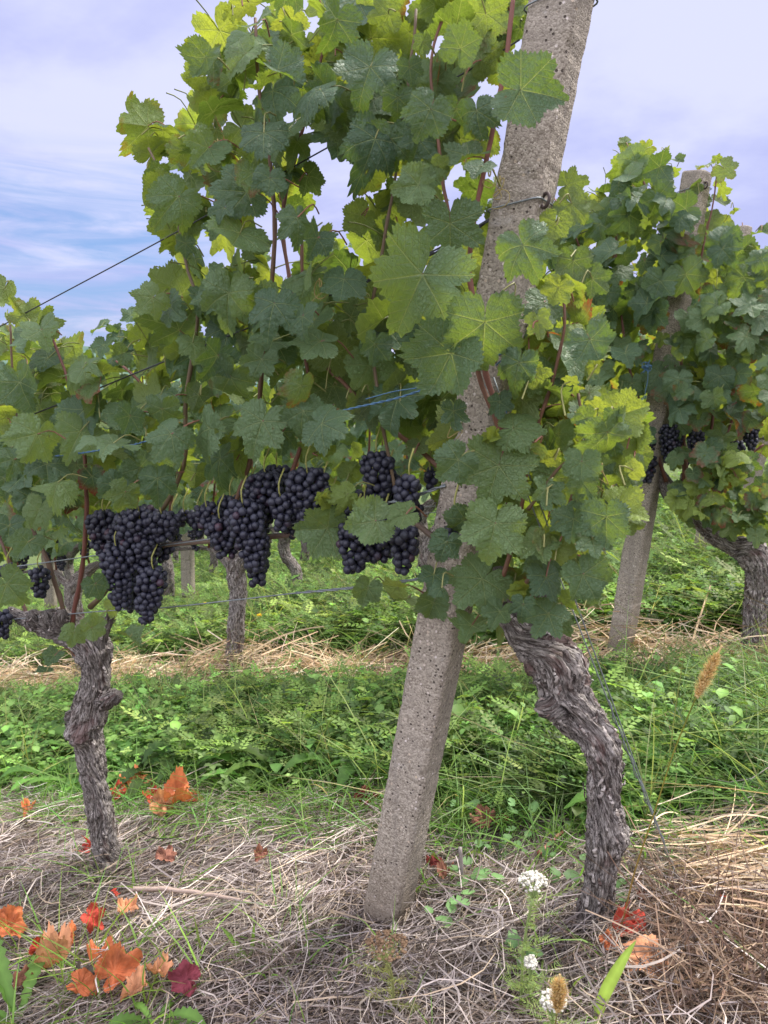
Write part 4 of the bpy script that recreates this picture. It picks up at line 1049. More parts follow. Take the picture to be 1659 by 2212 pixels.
wire([(915, 1250), (825, 1262), (640, 1281), (500, 1297), (350, 1313), (200, 1322), (-100, 1350)], 'trellis_wire', 'pale lower wire sagging under the grapes, across the gap', 'wire', M_WIRE, .0014, -.03)
wire([(935, 1246), (825, 1262), (740, 1272), (640, 1281)], 'trellis_wire', 'twisted pale wire end wrapped on the lower wire beside the post', 'wire', M_WIRE, .0015, -.032, 0, .06, n=200)
wire([(962, 1050), (900, 1068), (836, 1086), (760, 1105), (640, 1130), (480, 1160), (340, 1180), (100, 1215), (-100, 1240)], 'trellis_wire', 'fruiting wire running through the grape clusters', 'wire', M_WIRE, .0014, -.035)
wire([(962, 1048), (900, 1070), (830, 1088)], 'trellis_wire', 'twisted wire end beside the post, just above the right grapes', 'wire', M_WIRE, .0017, -.04, 0, .05, n=200)
GUY = 'guy wires of the near post'
for a, b, lab in (((1046, 830), (1474, 1948), 'guy wire running from the tall post to the ground at right, the longer one'), ((1066, 815), (1462, 1915), 'guy wire slightly left of its twin, anchored in the straw at right')):
    p0 = rowpt(a[0], a[1], -.06); p1 = ground(*b); mb = MB()
    tube(mb, np.linspace(p0, p1, 30), .0012, 6); single(mb, 'guy_wire', M_WIRE, lab, 'wire', p1, GUY)
p0 = rowpt(1468, 1900, 0) ; p0 = ground(1474, 1950); q0 = ground(1476, 1952); up_ = rowpt(1046, 830, -.06)
mb = MB(); base_l = nrm(up_ - p0)
pp = np.linspace(p0, p0 + base_l * .42, 200); t, A, B = frames(pp); a = np.linspace(0, 46, 200)
tube(mb, pp + .0032 * (A * np.cos(a)[:, None] + B * np.sin(a)[:, None]), .0010, 6)
single(mb, 'wire_twist', M_WIRE, 'wire end twisted round the lower part of the guy wires', 'wire', p0, GUY)
TW = 'blue twine ties'
BLUE = (0.06, 0.13, 0.21)
wire([(962, 828), (905, 845), (850, 862), (745, 886), (690, 905)], 'twine', 'bright blue twine stretched across the leaves left of the tall post', 'twine', M_TWINE, .0011, -.11, 0, .03, TW, BLUE, 160)
wire([(975, 822), (900, 838), (850, 846), (790, 862)], 'twine', 'thin upper strand of blue twine left of the tall post', 'twine', M_TWINE, .0009, -.105, 0, 0, TW, BLUE)
wire([(340, 945), (290, 960), (240, 968), (180, 978), (120, 985)], 'twine', 'blue twine between the large pale leaves on the left', 'twine', M_TWINE, .0011, -.10, 0, .03, TW, BLUE, 160)
def knot(px, py, off, k, sc_, lab, seed):
    rg = np.random.default_rng(seed); mb = MB(); c = rowpt(px, py, off, k)
    for i in range(6):
        u = np.linspace(0, 2 * math.pi, 26); ax_ = nrm(rg.normal(0, 1, 3)); b_ = nrm(np.cross(ax_, rg.normal(0, 1, 3))); d_ = np.cross(ax_, b_)
        tube(mb, c + sc_ * (np.cos(u)[:, None] * b_ * rg.uniform(.5, 1.6) + np.sin(u)[:, None] * d_ * rg.uniform(.3, .8)), .0013, 5, BLUE)
    for dx in (-.3, .25, .1):
        u = np.linspace(0, 1, 16)
        tube(mb, c + sc_ * (u[:, None] * (RIGHT * dx * 2 + np.array([0, 0, -1]) * (1 + 3.5 * (dx == .1))) * 1.5 + .3 * np.sin(u * 5)[:, None] * RIGHT), .0012, 5, BLUE)
    single(mb, 'twine_knot', M_TWINE, lab, 'twine', c, TW)
knot(1397, 792, -.20, 1, .016, 'blue twine knot with a hanging tail in front of the second row', 3)
knot(1098, 757, -.10, 0, .016, 'blue twine tied round the tall post among the leaves', 4)
wire([(1520, 400), (1380, 455), (1200, 525), (1000, 600)], 'trellis_wire', 'top wire of the second row left of its post', 'wire', M_DARKWIRE, .0016, 0, 1)
wire([(1390, 1035), (1200, 1062), (1050, 1080), (800, 1110), (400, 1160)], 'trellis_wire', 'pale wire of the second row at grape height', 'wire', M_WIRE, .0015, 0, 1)
wire([(1392, 1042), (1210, 1072), (1050, 1092), (500, 1165), (200, 1210)], 'trellis_wire', 'lower of the two pale wires of the second row', 'wire', M_WIRE, .0015, .02, 1)
pg = rowpt(1585, 1120, 0, 1); mb = MB(); tube(mb, np.linspace(rowpt(1560, 1050, 0, 1), ground(1700, 1420), 20), .0016, 6); single(mb, 'guy_wire', M_WIRE, 'guy wire of the second row beside its elbow-shaped trunk', 'wire', ground(1700, 1420), None)

# ------------------------------------------------------------------ ground cover
RW = np.random.default_rng(31)
def in_view(p, pad=.25):
    v = p - CAM; z = v @ FWD; x = (v @ RIGHT) / np.maximum(z, .05) * FPX + CX; y = CY - (v @ UP) / np.maximum(z, .05) * FPX
    return (z > .35) & (x > -1659 * pad) & (x < 1659 * (1 + pad)) & (y < 2212 * 1.12) & (y > -200)
def scatter(n, t0, t1, s0, s1, rg=RW):
    t = rg.uniform(t0, t1, n); s = rg.uniform(s0, s1, n)
    p = ts(t, s); m = in_view(p)
    return p[m], t[m] , s[m]
def jit(rg, n, base, amt):
    return np.clip(np.asarray(base)[None] * (1 + rg.normal(0, amt, (n, 1))) * (1 + rg.normal(0, amt * .3, (n, 3))), .01, .9)

def tpl_vetch(seed, n_br=5):
    rg = np.random.default_rng(seed); V, F, T, nv = [], [], [], 0
    def quad(a, b, c, d, col):
        nonlocal nv
        V.extend([a, b, c, d]); F.append((nv, nv + 1, nv + 2, nv + 3)); T.extend([col] * 4); nv += 4
    for b_ in range(n_br):
        az = rg.random() * 6.28; lean = rg.uniform(.2, .9); L = rg.uniform(.12, .24)
        d = np.array([math.cos(az) * lean, math.sin(az) * lean, 1.0]); d /= np.linalg.norm(d)
        for q in range(int(rg.integers(4, 7))):
            f = (q + 1.6) / 7.0; o = d * L * f; a2 = az + q * 2.4 + rg.normal(0, .4)
            ld = np.array([math.cos(a2), math.sin(a2), rg.uniform(.15, .7)]); ld /= np.linalg.norm(ld)
            sd_ = np.cross(ld, [0, 0, 1]); sd_ /= np.linalg.norm(sd_); up = np.cross(sd_, ld)
            ll = rg.uniform(.065, .11) * (1.1 - .4 * f); npair = int(rg.integers(4, 6))
            young = f > .72
            base = np.array([.062, .118, .030]) if not young else np.array([.15, .225, .055])
            base = base * rg.uniform(.7, 1.3)
            for k in range(npair * 2 + 1):
                pr = k // 2; c = o + ld * ll * (pr + .8) / npair - up * .15 * ll * (pr / npair) ** 2
                sg = 1 if k % 2 else -1
                dirn = (sd_ * sg * .85 + ld * .55) if k < npair * 2 else ld
                dirn = dirn / np.linalg.norm(dirn); le = rg.uniform(.016, .025); wd = le * .27
                pp = np.cross(up, dirn); tip = c + dirn * le - up * le * rg.uniform(-.1, .25); mid = c + dirn * le * .5 + up * le * .06
                quad(c, mid + pp * wd, tip, mid - pp * wd, base * rg.uniform(.85, 1.15))
        e1 = np.cross(d, [0, 0, 1.0]); e1 = e1 / np.linalg.norm(e1) * .0011
        quad(-e1, e1, d * L + e1 * .5, d * L - e1 * .5, np.array([.10, .14, .05]))
    return np.array(V), [np.array(F)], np.array(T)
def tpl_rosette(seed):
    rg = np.random.default_rng(seed); V, F, T, nv = [], [], [], 0
    for l in range(int(rg.integers(6, 10))):
        az = rg.random() * 6.28; L = rg.uniform(.12, .27); rise = rg.uniform(.5, 1.6); W = L * rg.uniform(.09, .15); n = 19
        d = np.array([math.cos(az), math.sin(az), 0]); sd_ = np.array([-d[1], d[0], 0]); col = np.array([.085, .160, .034]) * rg.uniform(.65, 1.35)
        for i in range(n):
            u = i / (n - 1); c = d * L * (u * .95) + np.array([0, 0, 1]) * L * (rise * u - rise * .8 * u * u)
            w = W * (.14 + .86 * math.sin(min(1, u * 1.25) * math.pi * .5)) * (1 - max(0, u - .75) * 3.4) * (1 if i % 2 else .66)
            bk = -d * W * .25 if i % 2 else 0
            V += [c - sd_ * w + bk + np.array([0, 0, w * .35]), c, c + sd_ * w + bk + np.array([0, 0, w * .35])]; T += [col, col * 1.35, col]
            if i < n - 1: F += [(nv, nv + 1, nv + 4, nv + 3), (nv + 1, nv + 2, nv + 5, nv + 4)]
            nv += 3
    return np.array(V), [np.array(F)], np.array(T)
def tpl_round(seed):
    """mallow-like plant: round leaves on thin stalks"""
    rg = np.random.default_rng(seed); V, F, T, nv = [], [], [], 0
    for l in range(int(rg.integers(4, 8))):
        az = rg.random() * 6.28; r0 = rg.uniform(.02, .10); h = rg.uniform(.03, .10); c = np.array([math.cos(az) * r0, math.sin(az) * r0, h]); R = rg.uniform(.012, .024); n = 12
        tl = rg.normal(0, .3, 2); col = np.array([.11, .20, .075]) * rg.uniform(.75, 1.25)
        V.append(c - np.array([0, 0, R * .25])); T.append(col * 1.3)
        for i in range(n):
            a = .25 + (2 * math.pi - .5) * i / (n - 1); q = R * (1 + .10 * math.cos(a * 5))
            p = np.array([math.cos(a + az) * q, math.sin(a + az) * q, 0]); p[2] = p[0] * tl[0] + p[1] * tl[1]; V.append(c + p); T.append(col)
        for i in range(n - 1): F.append((nv, nv + 1 + i, nv + 2 + i, nv + 2 + i))
        nv += n + 1
    F3 = np.array([f[:3] for f in F])
    return np.array(V), [F3], np.array(T)
def tpl_herb(seed):
    rg = np.random.default_rng(seed); V, F, T, nv = [], [], [], 0
    col0 = np.array([.098, .170, .042]) * rg.uniform(.75, 1.25); tre = seed % 2
    for b_ in range(int(rg.integers(3, 6))):
        az = rg.random() * 6.28; lean = rg.uniform(.2, 1.0); L = rg.uniform(.06, .17)
        d = np.array([math.cos(az) * lean, math.sin(az) * lean, 1.0]); d /= np.linalg.norm(d)
        for q in range(int(rg.integers(4, 8))):
            f = (q + 1.5) / 8; o = d * L * f; a2 = az + q * 2.4 + rg.normal(0, .5); le = rg.uniform(.016, .040) * (1.15 - .5 * f)
            for m_ in range(3 if tre else 1):
                a3 = a2 + (m_ - 1) * 1.5 * tre; ld = np.array([math.cos(a3), math.sin(a3), rg.uniform(-.1, .7)]); ld /= np.linalg.norm(ld); le3 = le * (.65 if tre else 1)
                sd_ = np.cross(ld, [0, 0, 1]); sd_ /= np.linalg.norm(sd_); up = np.cross(sd_, ld); st = o + (ld if not tre else np.array([math.cos(a2), math.sin(a2), .5])) * le * .45; w = le3 * rg.uniform(.30, .46)
                c = col0 * rg.uniform(.8, 1.3) * (1.35 if f > .75 else 1)
                pts = [st, st + ld * le3 * .35 + sd_ * w + up * w * .3, st + ld * le3 * .75 + sd_ * w * .7 + up * w * .2, st + ld * le3 - up * le3 * .12, st + ld * le3 * .75 - sd_ * w * .7 + up * w * .2, st + ld * le3 * .35 - sd_ * w + up * w * .3, st + ld * le3 * .5]
                V += pts; T += [c] * 6 + [c * 1.25]
                F += [(nv + 6, nv + i, nv + (i + 1) % 6) for i in range(6)]; nv += 7
    return np.array(V), [np.array(F)], np.array(T)
HERB = [tpl_herb(140 + i) for i in range(8)]
VET = [tpl_vetch(i) for i in range(6)]; ROS = [tpl_rosette(40 + i) for i in range(5)]; RND = [tpl_round(80 + i) for i in range(4)]

def strip_weeds(n_v, n_r, n_m, n_h, t0, t1, s0, s1, mb, hs=1.0, dens=None, hfun=None):
    for ti_, (tl, n, lo, hi) in enumerate(((VET, n_v, .45, 1.05), (ROS, n_r, .35, .85), (RND, n_m, .5, .9), (HERB, n_h, .6, 1.5))):
        for T in tl:
            p, t, s = scatter(n // len(tl), t0, t1, s0, s1)
            m = dens(t, s, ti_) if dens else np.ones(len(p))
            keep = RW.random(len(p)) < m; p = p[keep]; s = s[keep]
            if not len(p): continue
            N = len(p); stamp(mb, T, p, RW.uniform(0, 6.28, N), RW.uniform(lo, hi, N) * (hfun(s) if hfun else hs), RW.normal(0, .2, (N, 2)), np.clip(RW.normal(1, .34, (N, 1)), .4, 1.9) * np.clip(1 + RW.normal(0, .07, (N, 3)), .8, 1.25))
def blades(mb, p, n_per, L, W, col, spread=.03, lean=.5, rg=RW):
    N = len(p) * n_per
    b = np.repeat(p, n_per, 0) + np.concatenate([rg.normal(0, spread, (N, 2)), np.zeros((N, 1))], 1)
    d = np.concatenate([rg.normal(0, lean, (N, 2)), np.ones((N, 1))], 1)
    bend = np.concatenate([d[:, :2] * 1.0 + rg.normal(0, .2, (N, 2)), -rg.uniform(.0, .7, (N, 1))], 1)
    ribbons(mb, b, d, L * rg.uniform(.5, 1.3, N), W * rg.uniform(.7, 1.3, N), bend, 5, True, jit(rg, N, col, .32), rg)

def px_of(t, s):
    p = ts(t, s); v = p - CAM; z = v @ FWD
    return (v @ RIGHT) / z * FPX + CX
mb = MB()
def dens1(t, s, kind):
    x = px_of(t, s); q = np.stack([t * 2.6, s * 2.6, t * 0], -1)
    d = np.clip((s - (.44 + .06 * np.sin(t * 5) + .08 * vnoise(q * 1.7, 6))) * 5, 0, 1) * np.clip((1.46 + .10 * vnoise(q * 2.2, 8) - s) * 8, 0, 1) * np.clip(1.15 - np.clip(x - 1150, 0, 900) / 520, .12, 1)
    patch = vnoise(q, 4)
    if kind == 0: d = d * np.clip(.34 + np.clip((x - 420) / 500, -.28, .62) + .5 * patch, .06, 1)
    if kind == 3: d = d * np.clip(.75 - .8 * patch, .15, 1)
    if kind == 1: d = d * np.clip(.85 - (x - 420) / 900 - .5 * patch, .10, 1)
    return d
strip_weeds(2000, 2900, 260, 4200, -1.1, 4.2, .34, 1.50, mb, 1.0, dens1, lambda s: np.interp(s, [.4, .6, 1.1, 1.45], [.8, 1.1, 1.0, .7]))
single(mb, 'weeds', M_WEED, 'dense green weeds with feathery leaves between the first two rows', 'weeds', P1, None, 'stuff')
mb = MB()
strip_weeds(2300, 1500, 200, 3400, -1.5, 6.0, SP + .26, 2 * SP - .10, mb, 1.25)
strip_weeds(2000, 700, 150, 2600, -2.0, 9.0, 2 * SP + .1, 3 * SP, mb, 1.15)
strip_weeds(1600, 500, 100, 1200, -3, 12, 3 * SP, 6 * SP, mb, 1.5)
single(mb, 'weeds', M_WEED, 'lighter green weeds and grass beyond the second row', 'weeds', P2, None, 'stuff')
mb = MB()
p, t, s = scatter(260, -1.6, .4, .45, 1.45); p = p[px_of(t, s) > 1080]; blades(mb, p, 34, .20, .0022, (.10, .17, .055), .035, .55)
p, t, s = scatter(420, -1.5, 4.2, .40, 1.4); blades(mb, p, 8, .20, .0022, (.11, .185, .05), .04, .5); blades(mb, p[::3], 12, .38, .0017, (.20, .25, .09), .04, .3); blades(mb, p[::4], 10, .22, .0016, (.34, .29, .17), .05, .6)
p, t, s = scatter(90, -1.2, 1.4, -.9, .42); blades(mb, p, 9, .12, .0020, (.13, .22, .055), .02, .4)
p, t, s = scatter(220, -1.2, 1.6, .22, .5); blades(mb, p, 12, .13, .0018, (.115, .21, .05), .03, .45)
p, t, s = scatter(700, -2.5, 8, SP + .25, 2 * SP + .3); blades(mb, p, 22, .24, .0026, (.13, .20, .06), .05, .5); blades(mb, p[::5], 30, .42, .0022, (.22, .27, .10), .06, .35); blades(mb, p[::4], 14, .30, .0022, (.36, .31, .18), .07, .5)
p, t, s = scatter(800, -3, 11, 2 * SP + .2, 4 * SP); blades(mb, p, 22, .26, .004, (.14, .22, .06), .07, .5)
single(mb, 'grass', M_WEED, 'thin green grass growing among the weeds and straw', 'grass', P1, None, 'stuff')

# dry cut stalks
STRAW_COL = np.array([(.40, .34, .31), (.46, .40, .37), (.30, .25, .235), (.52, .45, .39), (.36, .31, .30), (.16, .12, .10), (.46, .36, .26), (.10, .075, .06), (.22, .17, .15)])
def straw(mb, n, t0, t1, s0, s1, cols, L=(.05, .24), W=(.0009, .0022), zmax=.035, bend=.5, flat=.10, keep=None, K=5):
    p, t, s = scatter(n, t0, t1, s0, s1)
    if keep is not None: m = RW.random(len(p)) < keep(t, s); p = p[m]
    N = len(p); a = RW.normal(0, .85, N) + 2.6 * vnoise(p * np.array([3.1, 3.1, 0]), 12)
    tone = np.clip(1 + .45 * fbm(p * np.array([4.2, 4.2, 0]), 21, 3), .45, 1.5)[:, None]
    d = np.stack([np.cos(a), np.sin(a), RW.normal(0, flat, N)], -1)
    gzz = np.stack([(gz(p[:, 0] + .02, p[:, 1]) - p[:, 2]) / .02, (gz(p[:, 0], p[:, 1] + .02) - p[:, 2]) / .02], -1)
    d[:, 2] += gzz[:, 0] * d[:, 0] + gzz[:, 1] * d[:, 1]
    p[:, 2] += RW.uniform(.0, 1, N) ** 1.5 * zmax * np.clip(.8 + .9 * vnoise(p * np.array([5.0, 5.0, 0]), 33), .2, 1.7) + .002
    b = RW.normal(0, bend, (N, 3)); b[:, 2] *= .35
    c = cols[RW.integers(0, len(cols), N)] * np.clip(RW.normal(1, .28, (N, 1)), .35, 1.6) * tone * .86
    ribbons(mb, p, d, L[0] + (L[1] - L[0]) * RW.random(N) ** 2.6, W[0] + (W[1] - W[0]) * RW.random(N) ** 2, b, K, False, np.clip(c, .02, .8), RW, True)
mb = MB()
front = lambda t, s: np.clip((.52 + .06 * np.sin(t * 7) - s) * 7, .08, 1)
straw(mb, 62000, -1.4, 2.2, -1.05, .62, STRAW_COL, W=(.0005, .0014), keep=front)
straw(mb, 9000, -1.4, 2.2, -1.05, .62, STRAW_COL * 1.08, (.10, .24), (.0007, .0019), .06, .8, keep=front)
single(mb, 'straw', M_STRAW, 'grey brown mat of dry cut stalks under the near row', 'straw', P1, None, 'stuff')
mb = MB()
GOLD = np.array([(.58, .44, .28), (.50, .36, .22), (.62, .50, .34), (.44, .30, .19), (.52, .42, .33)])
straw(mb, 5200, -1.3, 4.6, SP - .17, SP + .17, GOLD, (.12, .40), (.0014, .0034), .11, .9, .25, K=7)
straw(mb, 1500, -1.3, 4.6, SP - .16, SP + .16, GOLD * 1.1, (.2, .5), (.0018, .0042), .16, 1.2, .4, K=8)
straw(mb, 3000, -3, 9, 2 * SP - .25, 2 * SP + .2, GOLD, (.15, .4), (.002, .004), .1, .9, .25)
single(mb, 'straw', M_STRAW, 'pale golden withered grass under the second row', 'straw', P2, None, 'stuff')
mb = MB()                                              # combed golden bundle at the lower right
c0 = ground(1500, 1950); N = 330
b = c0 + np.stack([RW.normal(.0, .05, N), RW.normal(.02, .09, N), RW.uniform(.005, .06, N)], -1)
dd = nrm(np.stack([np.full(N, 1.0), RW.normal(.12, .34, N), RW.normal(.05, .12, N)], -1))
b[:, 2] = gz(b[:, 0], b[:, 1]) + RW.uniform(.01, .09, N)
ribbons(mb, b, dd, RW.uniform(.12, .36, N), RW.uniform(.0010, .0022, N), np.stack([RW.normal(0, .15, N), RW.normal(-.2, .45, N), RW.uniform(-.5, .1, N)], -1), 8, False, GOLD[RW.integers(0, 5, N)] * np.clip(RW.normal(.95, .15, (N, 1)), .5, 1.3), RW)
single(mb, 'straw', M_STRAW, 'golden swath of long dry grass combed sideways at lower right', 'straw', c0, None, 'stuff')

# ------------------------------------------------------------------ fallen leaves
RL = np.random.default_rng(88)
OR, RE, PA, BR, DR, MG, GY = (.52, .17, .075), (.42, .065, .045), (.54, .26, .14), (.25, .115, .08), (.16, .035, .03), (.20, .045, .06), (.115, .095, .08)
FALL = [
 (290, 1715, 36, OR, 'orange fallen leaf heaped right of the left trunk, farthest of that heap'), (327, 1752, 22, RE, 'small red fallen leaf between the two orange heaps'), (386, 1762, 44, OR, 'large crumpled orange leaf right of the left trunk'),
 (348, 1782, 32, PA, 'curled pale orange leaf leaning on the large crumpled one'), (65, 1774, 20, OR, 'lone small orange leaf left of the left trunk'), (195, 1868, 26, RE, 'red leaf lying against the foot of the left trunk'),
 (360, 1885, 28, BR, 'brown shrivelled leaf right of the left trunk\'s foot'), (200, 2030, 30, RE, 'bright red leaf standing on edge at the lower left'), (278, 2000, 30, PA, 'pale orange crumpled leaf, highest of the lower left group'),
 (148, 2060, 30, OR, 'orange leaf half under the bright red one'), (22, 2062, 42, OR, 'orange leaf cut by the left picture edge'), (124, 2118, 50, PA, 'wide brownish orange leaf in the lower left group'), (220, 2106, 38, OR, 'upright folded orange leaf in the lower left group'),
 (252, 2158, 56, OR, 'largest orange leaf of the lower left, curled lengthways'), (350, 2146, 36, PA, 'two-lobed pale orange leaf right of the largest one'), (405, 2160, 40, MG, 'curled magenta leaf at the bottom edge'), (178, 2158, 30, GY, 'dark grey withered leaf at the lower left'),
 (250, 1962, 12, RE, 'tiny red leaf scrap in the straw at left'), (565, 1880, 20, BR, 'small brown leaf scrap in the middle of the straw'), (795, 1757, 32, DR, 'dark red curled leaf just left of the tall post'), (975, 1712, 26, BR, 'brown leaf at the edge of the weeds right of the post'),
 (997, 1732, 20, BR, 'smaller brown leaf just below the one at the weeds\' edge'), (1042, 1800, 36, BR, 'brown leaf with a rusty middle between the post and the right trunk'), (936, 1890, 22, DR, 'dark red leaf right of the post\'s foot'), (962, 1922, 25, BR, 'rusty brown shrivelled leaf by the post\'s foot'),
 (1350, 2068, 46, RE, 'large red leaf below the right trunk\'s foot'), (1310, 2096, 26, OR, 'orange leaf tucked under the large red one'), (1396, 2146, 54, PA, 'flat salmon coloured leaf at the lower right'), (1387, 1985, 14, DR, 'small dark red leaf right of the right trunk\'s foot'),
 (1555, 2005, 16, RE, 'small red leaf on the straw at the right edge'), (1427, 1236, 16, RE, 'red leaf on the grass right of the second row post'), (1510, 1306, 24, PA, 'pale orange leaf in the weeds left of the elbow trunk'), (1560, 1375, 26, RE, 'rust red leaf in the golden grass left of the elbow trunk'),
 (1352, 1520, 20, RE, 'bright red leaf in the weeds right of the thick twisted trunk'), (30, 1420, 22, OR, 'orange leaf far left under the second row'), (95, 1418, 26, PA, 'pale orange leaf beside it under the second row'), (315, 1385, 20, RE, 'red leaf behind the left trunk under the second row'),
 (262, 1735, 26, RE, 'red leaf at the left of the heap right of the left trunk'), (415, 1752, 24, OR, 'small orange leaf at the right end of the heap by the left trunk'), (318, 1722, 24, PA, 'pale leaf at the top of the heap right of the left trunk'),
 (85, 2085, 28, RE, 'rust red leaf between the orange leaf at the left edge and the wide brownish one'), (300, 2190, 34, PA, 'pale orange leaf at the bottom edge right of the largest orange leaf'), (178, 2192, 38, OR, 'orange leaf at the bottom edge under the dark grey one'), (60, 2150, 30, BR, 'brown leaf low in the left corner behind the dandelion'),
 (1085, 1795, 14, DR, 'tiny dark leaf between post and right trunk'),
]
for (px, py, R, colr, lab) in FALL:
    g = ground(px, py); z = depth(g); R_ = R * z / FPX * (1.12 if py > 1990 and px < 450 else 1.08)
    mb = MB(); v, fs = leaf_shape(96, 32, (.2, .4, .6, .8, 1.0), RL, 1.0)
    n = v.copy(); flat = 0.45 if 'flat' in lab else 1.0
    v[:, 2] += flat * (0.30 * fbm(np.stack([v[:, 0] * 2.8, v[:, 1] * 2.8, v[:, 0] * 0 + RL.random() * 30], -1), 7, 4) * 1.5 + 0.35 * np.hypot(v[:, 0], v[:, 1]) ** 2 * RL.uniform(.2, 1.3))
    cu = RL.uniform(.6, 1.9) * flat; ang = v[:, 0] * cu; x2 = np.sin(ang) / cu; v = np.stack([x2, v[:, 1], v[:, 2] + (1 - np.cos(ang)) / cu], -1)
    tilt = RL.uniform(.05, .35) if flat < 1 else RL.uniform(.05, .6)
    view = nrm(np.array([CAM[0] - g[0], CAM[1] - g[1], 0])); Nn = nrm(ZW + view * tilt + RL.normal(0, .25, 3)); T = RL.normal(0, 1, 3); T = nrm(T - Nn * (T @ Nn)); X = np.cross(T, Nn)
    W = R_ * (v[:, :1] * X + v[:, 1:2] * T + v[:, 2:] * Nn); W[:, 2] -= W[:, 2].min() - .026
    c = np.array(colr) * np.clip(1 + .45 * fbm(np.stack([n[:, 0] * 2.5, n[:, 1] * 2.5, n[:, 0] * 0 + RL.random() * 9], -1), 3, 4), .35, 1.6)[:, None]
    mb.add(g + W, fs, np.concatenate([n[:, :2], np.zeros((len(n), 1))], 1), np.clip(c, .01, .85))
    single(mb, 'fallen_leaf', M_DRY, lab, 'leaf', g, 'withered vine leaves on the ground')

# ------------------------------------------------------------------ twigs, flowers, single plants
def twig(path, rad, lab, tint, lift=.02):
    p = np.array([ground(*q) + ZW * lift for q in path]); p = smooth_path(p, 24); p = p + .004 * np.stack([vnoise(p * 30, 2 + i) for i in range(3)], -1)
    mb = MB(); tube(mb, p, np.linspace(rad, rad * .6, 24), 7, tint)
    single(mb, 'twig', M_CANE, lab, 'twig', p[0], 'pruned twigs on the straw')
twig([(285, 1955), (400, 1963), (540, 1985)], .006, 'long pale pruned twig lying across the straw', (.36, .28, .23), .035)
twig([(490, 1855), (560, 1851), (610, 1852)], .005, 'short grey twig in the straw left of the post', (.22, .18, .16))
twig([(920, 1886), (960, 1880), (1000, 1880)], .005, 'grey twig lying right of the post\'s foot', (.25, .21, .19), .03)
twig([(1160, 1870), (1190, 1845), (1218, 1822)], .0055, 'reddish twig left of the right trunk', (.30, .12, .08), .03)
twig([(0, 1985), (30, 2020), (60, 2042)], .005, 'grey twig at the left edge above the orange leaves', (.28, .24, .22), .03)
gb = ground(996, 1935); mb = MB(); tube(mb, smooth_path([gb, gb + ZW * .05, gb + ZW * .10 + RIGHT * -.004], 10), .0042, 7, (.25, .22, .21)); single(mb, 'twig', M_CANE, 'upright grey stub of a twig right of the post', 'twig', gb, 'pruned twigs on the straw')

def blob(mb, c, r, tint, sq=1.0):
    v, q, t = SPHLO; mb.add(c + v * r * np.array([1, 1, sq]), [q, t], None, tint)
def yarrow(px, py, gx, gy, zf, R, lab, col, stemcol, rg, z=None):
    """flat flower head on a branching stem; zf: distance of the head"""
    top = at(px, py, zf); g = ground(gx, gy)
    root = thing('yarrow', lab, 'flower', g, 'yarrow plants')
    mid = (top + g) / 2 + RIGHT * rg.normal(0, .006)
    mb = MB(); neck = top - ZW * .035
    tube(mb, smooth_path([g - ZW * .01, mid, neck], 16), np.linspace(.0024, .0018, 16), 7, stemcol)
    for i in range(9):
        a = i * 2.4; e = top + np.array([math.cos(a), math.sin(a) * .9, 0]) * R * rg.uniform(.3, .9) - ZW * .004
        tube(mb, smooth_path([neck, (neck + e) / 2 - ZW * .004, e], 6), .0009, 5, stemcol)
    mb.build('stem', M_PET, root, g)
    hb = MB(); tl = nrm(ZW + .45 * nrm(CAM - top))
    for i in range(150):
        a = rg.random() * 6.28; q = math.sqrt(rg.random()) * R
        c = top + np.array([math.cos(a) * q, math.sin(a) * q, 0]) + ZW * (.0022 * rg.normal() - .009 * (q / R) ** 2)
        blob(hb, c, rg.uniform(.0017, .0029), np.array(col) * rg.uniform(.75, 1.1), .7)
    hb.build('flower_head', M_FLOWER, root, g)
    lb = MB()
    L = np.linalg.norm(top - g)
    for i in range(int(6 + L * 40)):
        f = rg.uniform(.05, .85); c = g + (top - g) * f; a = rg.random() * 6.28; ll = rg.uniform(.03, .07)
        n = 16; d = np.array([math.cos(a), math.sin(a), .5]); ax_ = c + np.linspace(0, 1, n)[:, None] * nrm(d) * ll
        ribbons(lb, np.repeat(ax_, 2, 0), np.cross(d, ZW)[None] * np.tile([1, -1], n)[:, None] + rg.normal(0, .35, (2 * n, 3)) + d * .5, np.full(2 * n, ll * .20), np.full(2 * n, .0007), np.zeros((2 * n, 3)), 3, True, jit(rg, 2 * n, np.array(stemcol) * .8, .2), rg)
    lb.build('foliage', M_WEED, root, g)
RY = np.random.default_rng(4)
WHT, GRN = (.60, .58, .50), (.22, .30, .10)
yarrow(1152, 1893, 1124, 2180, 1.10, .020, 'tall white yarrow flower left of the right trunk\'s foot', WHT, GRN, RY)
yarrow(1146, 2070, 1150, 2180, 1.13, .009, 'small low white yarrow below the tall one', WHT, GRN, RY)
yarrow(1196, 2150, 1190, 2260, 1.05, .017, 'white yarrow at the bottom edge beside a grass ear', WHT, GRN, RY)
yarrow(835, 2032, 850, 2200, 1.10, .030, 'dried brown yarrow head below the tall post', (.20, .125, .07), (.24, .26, .09), RY)

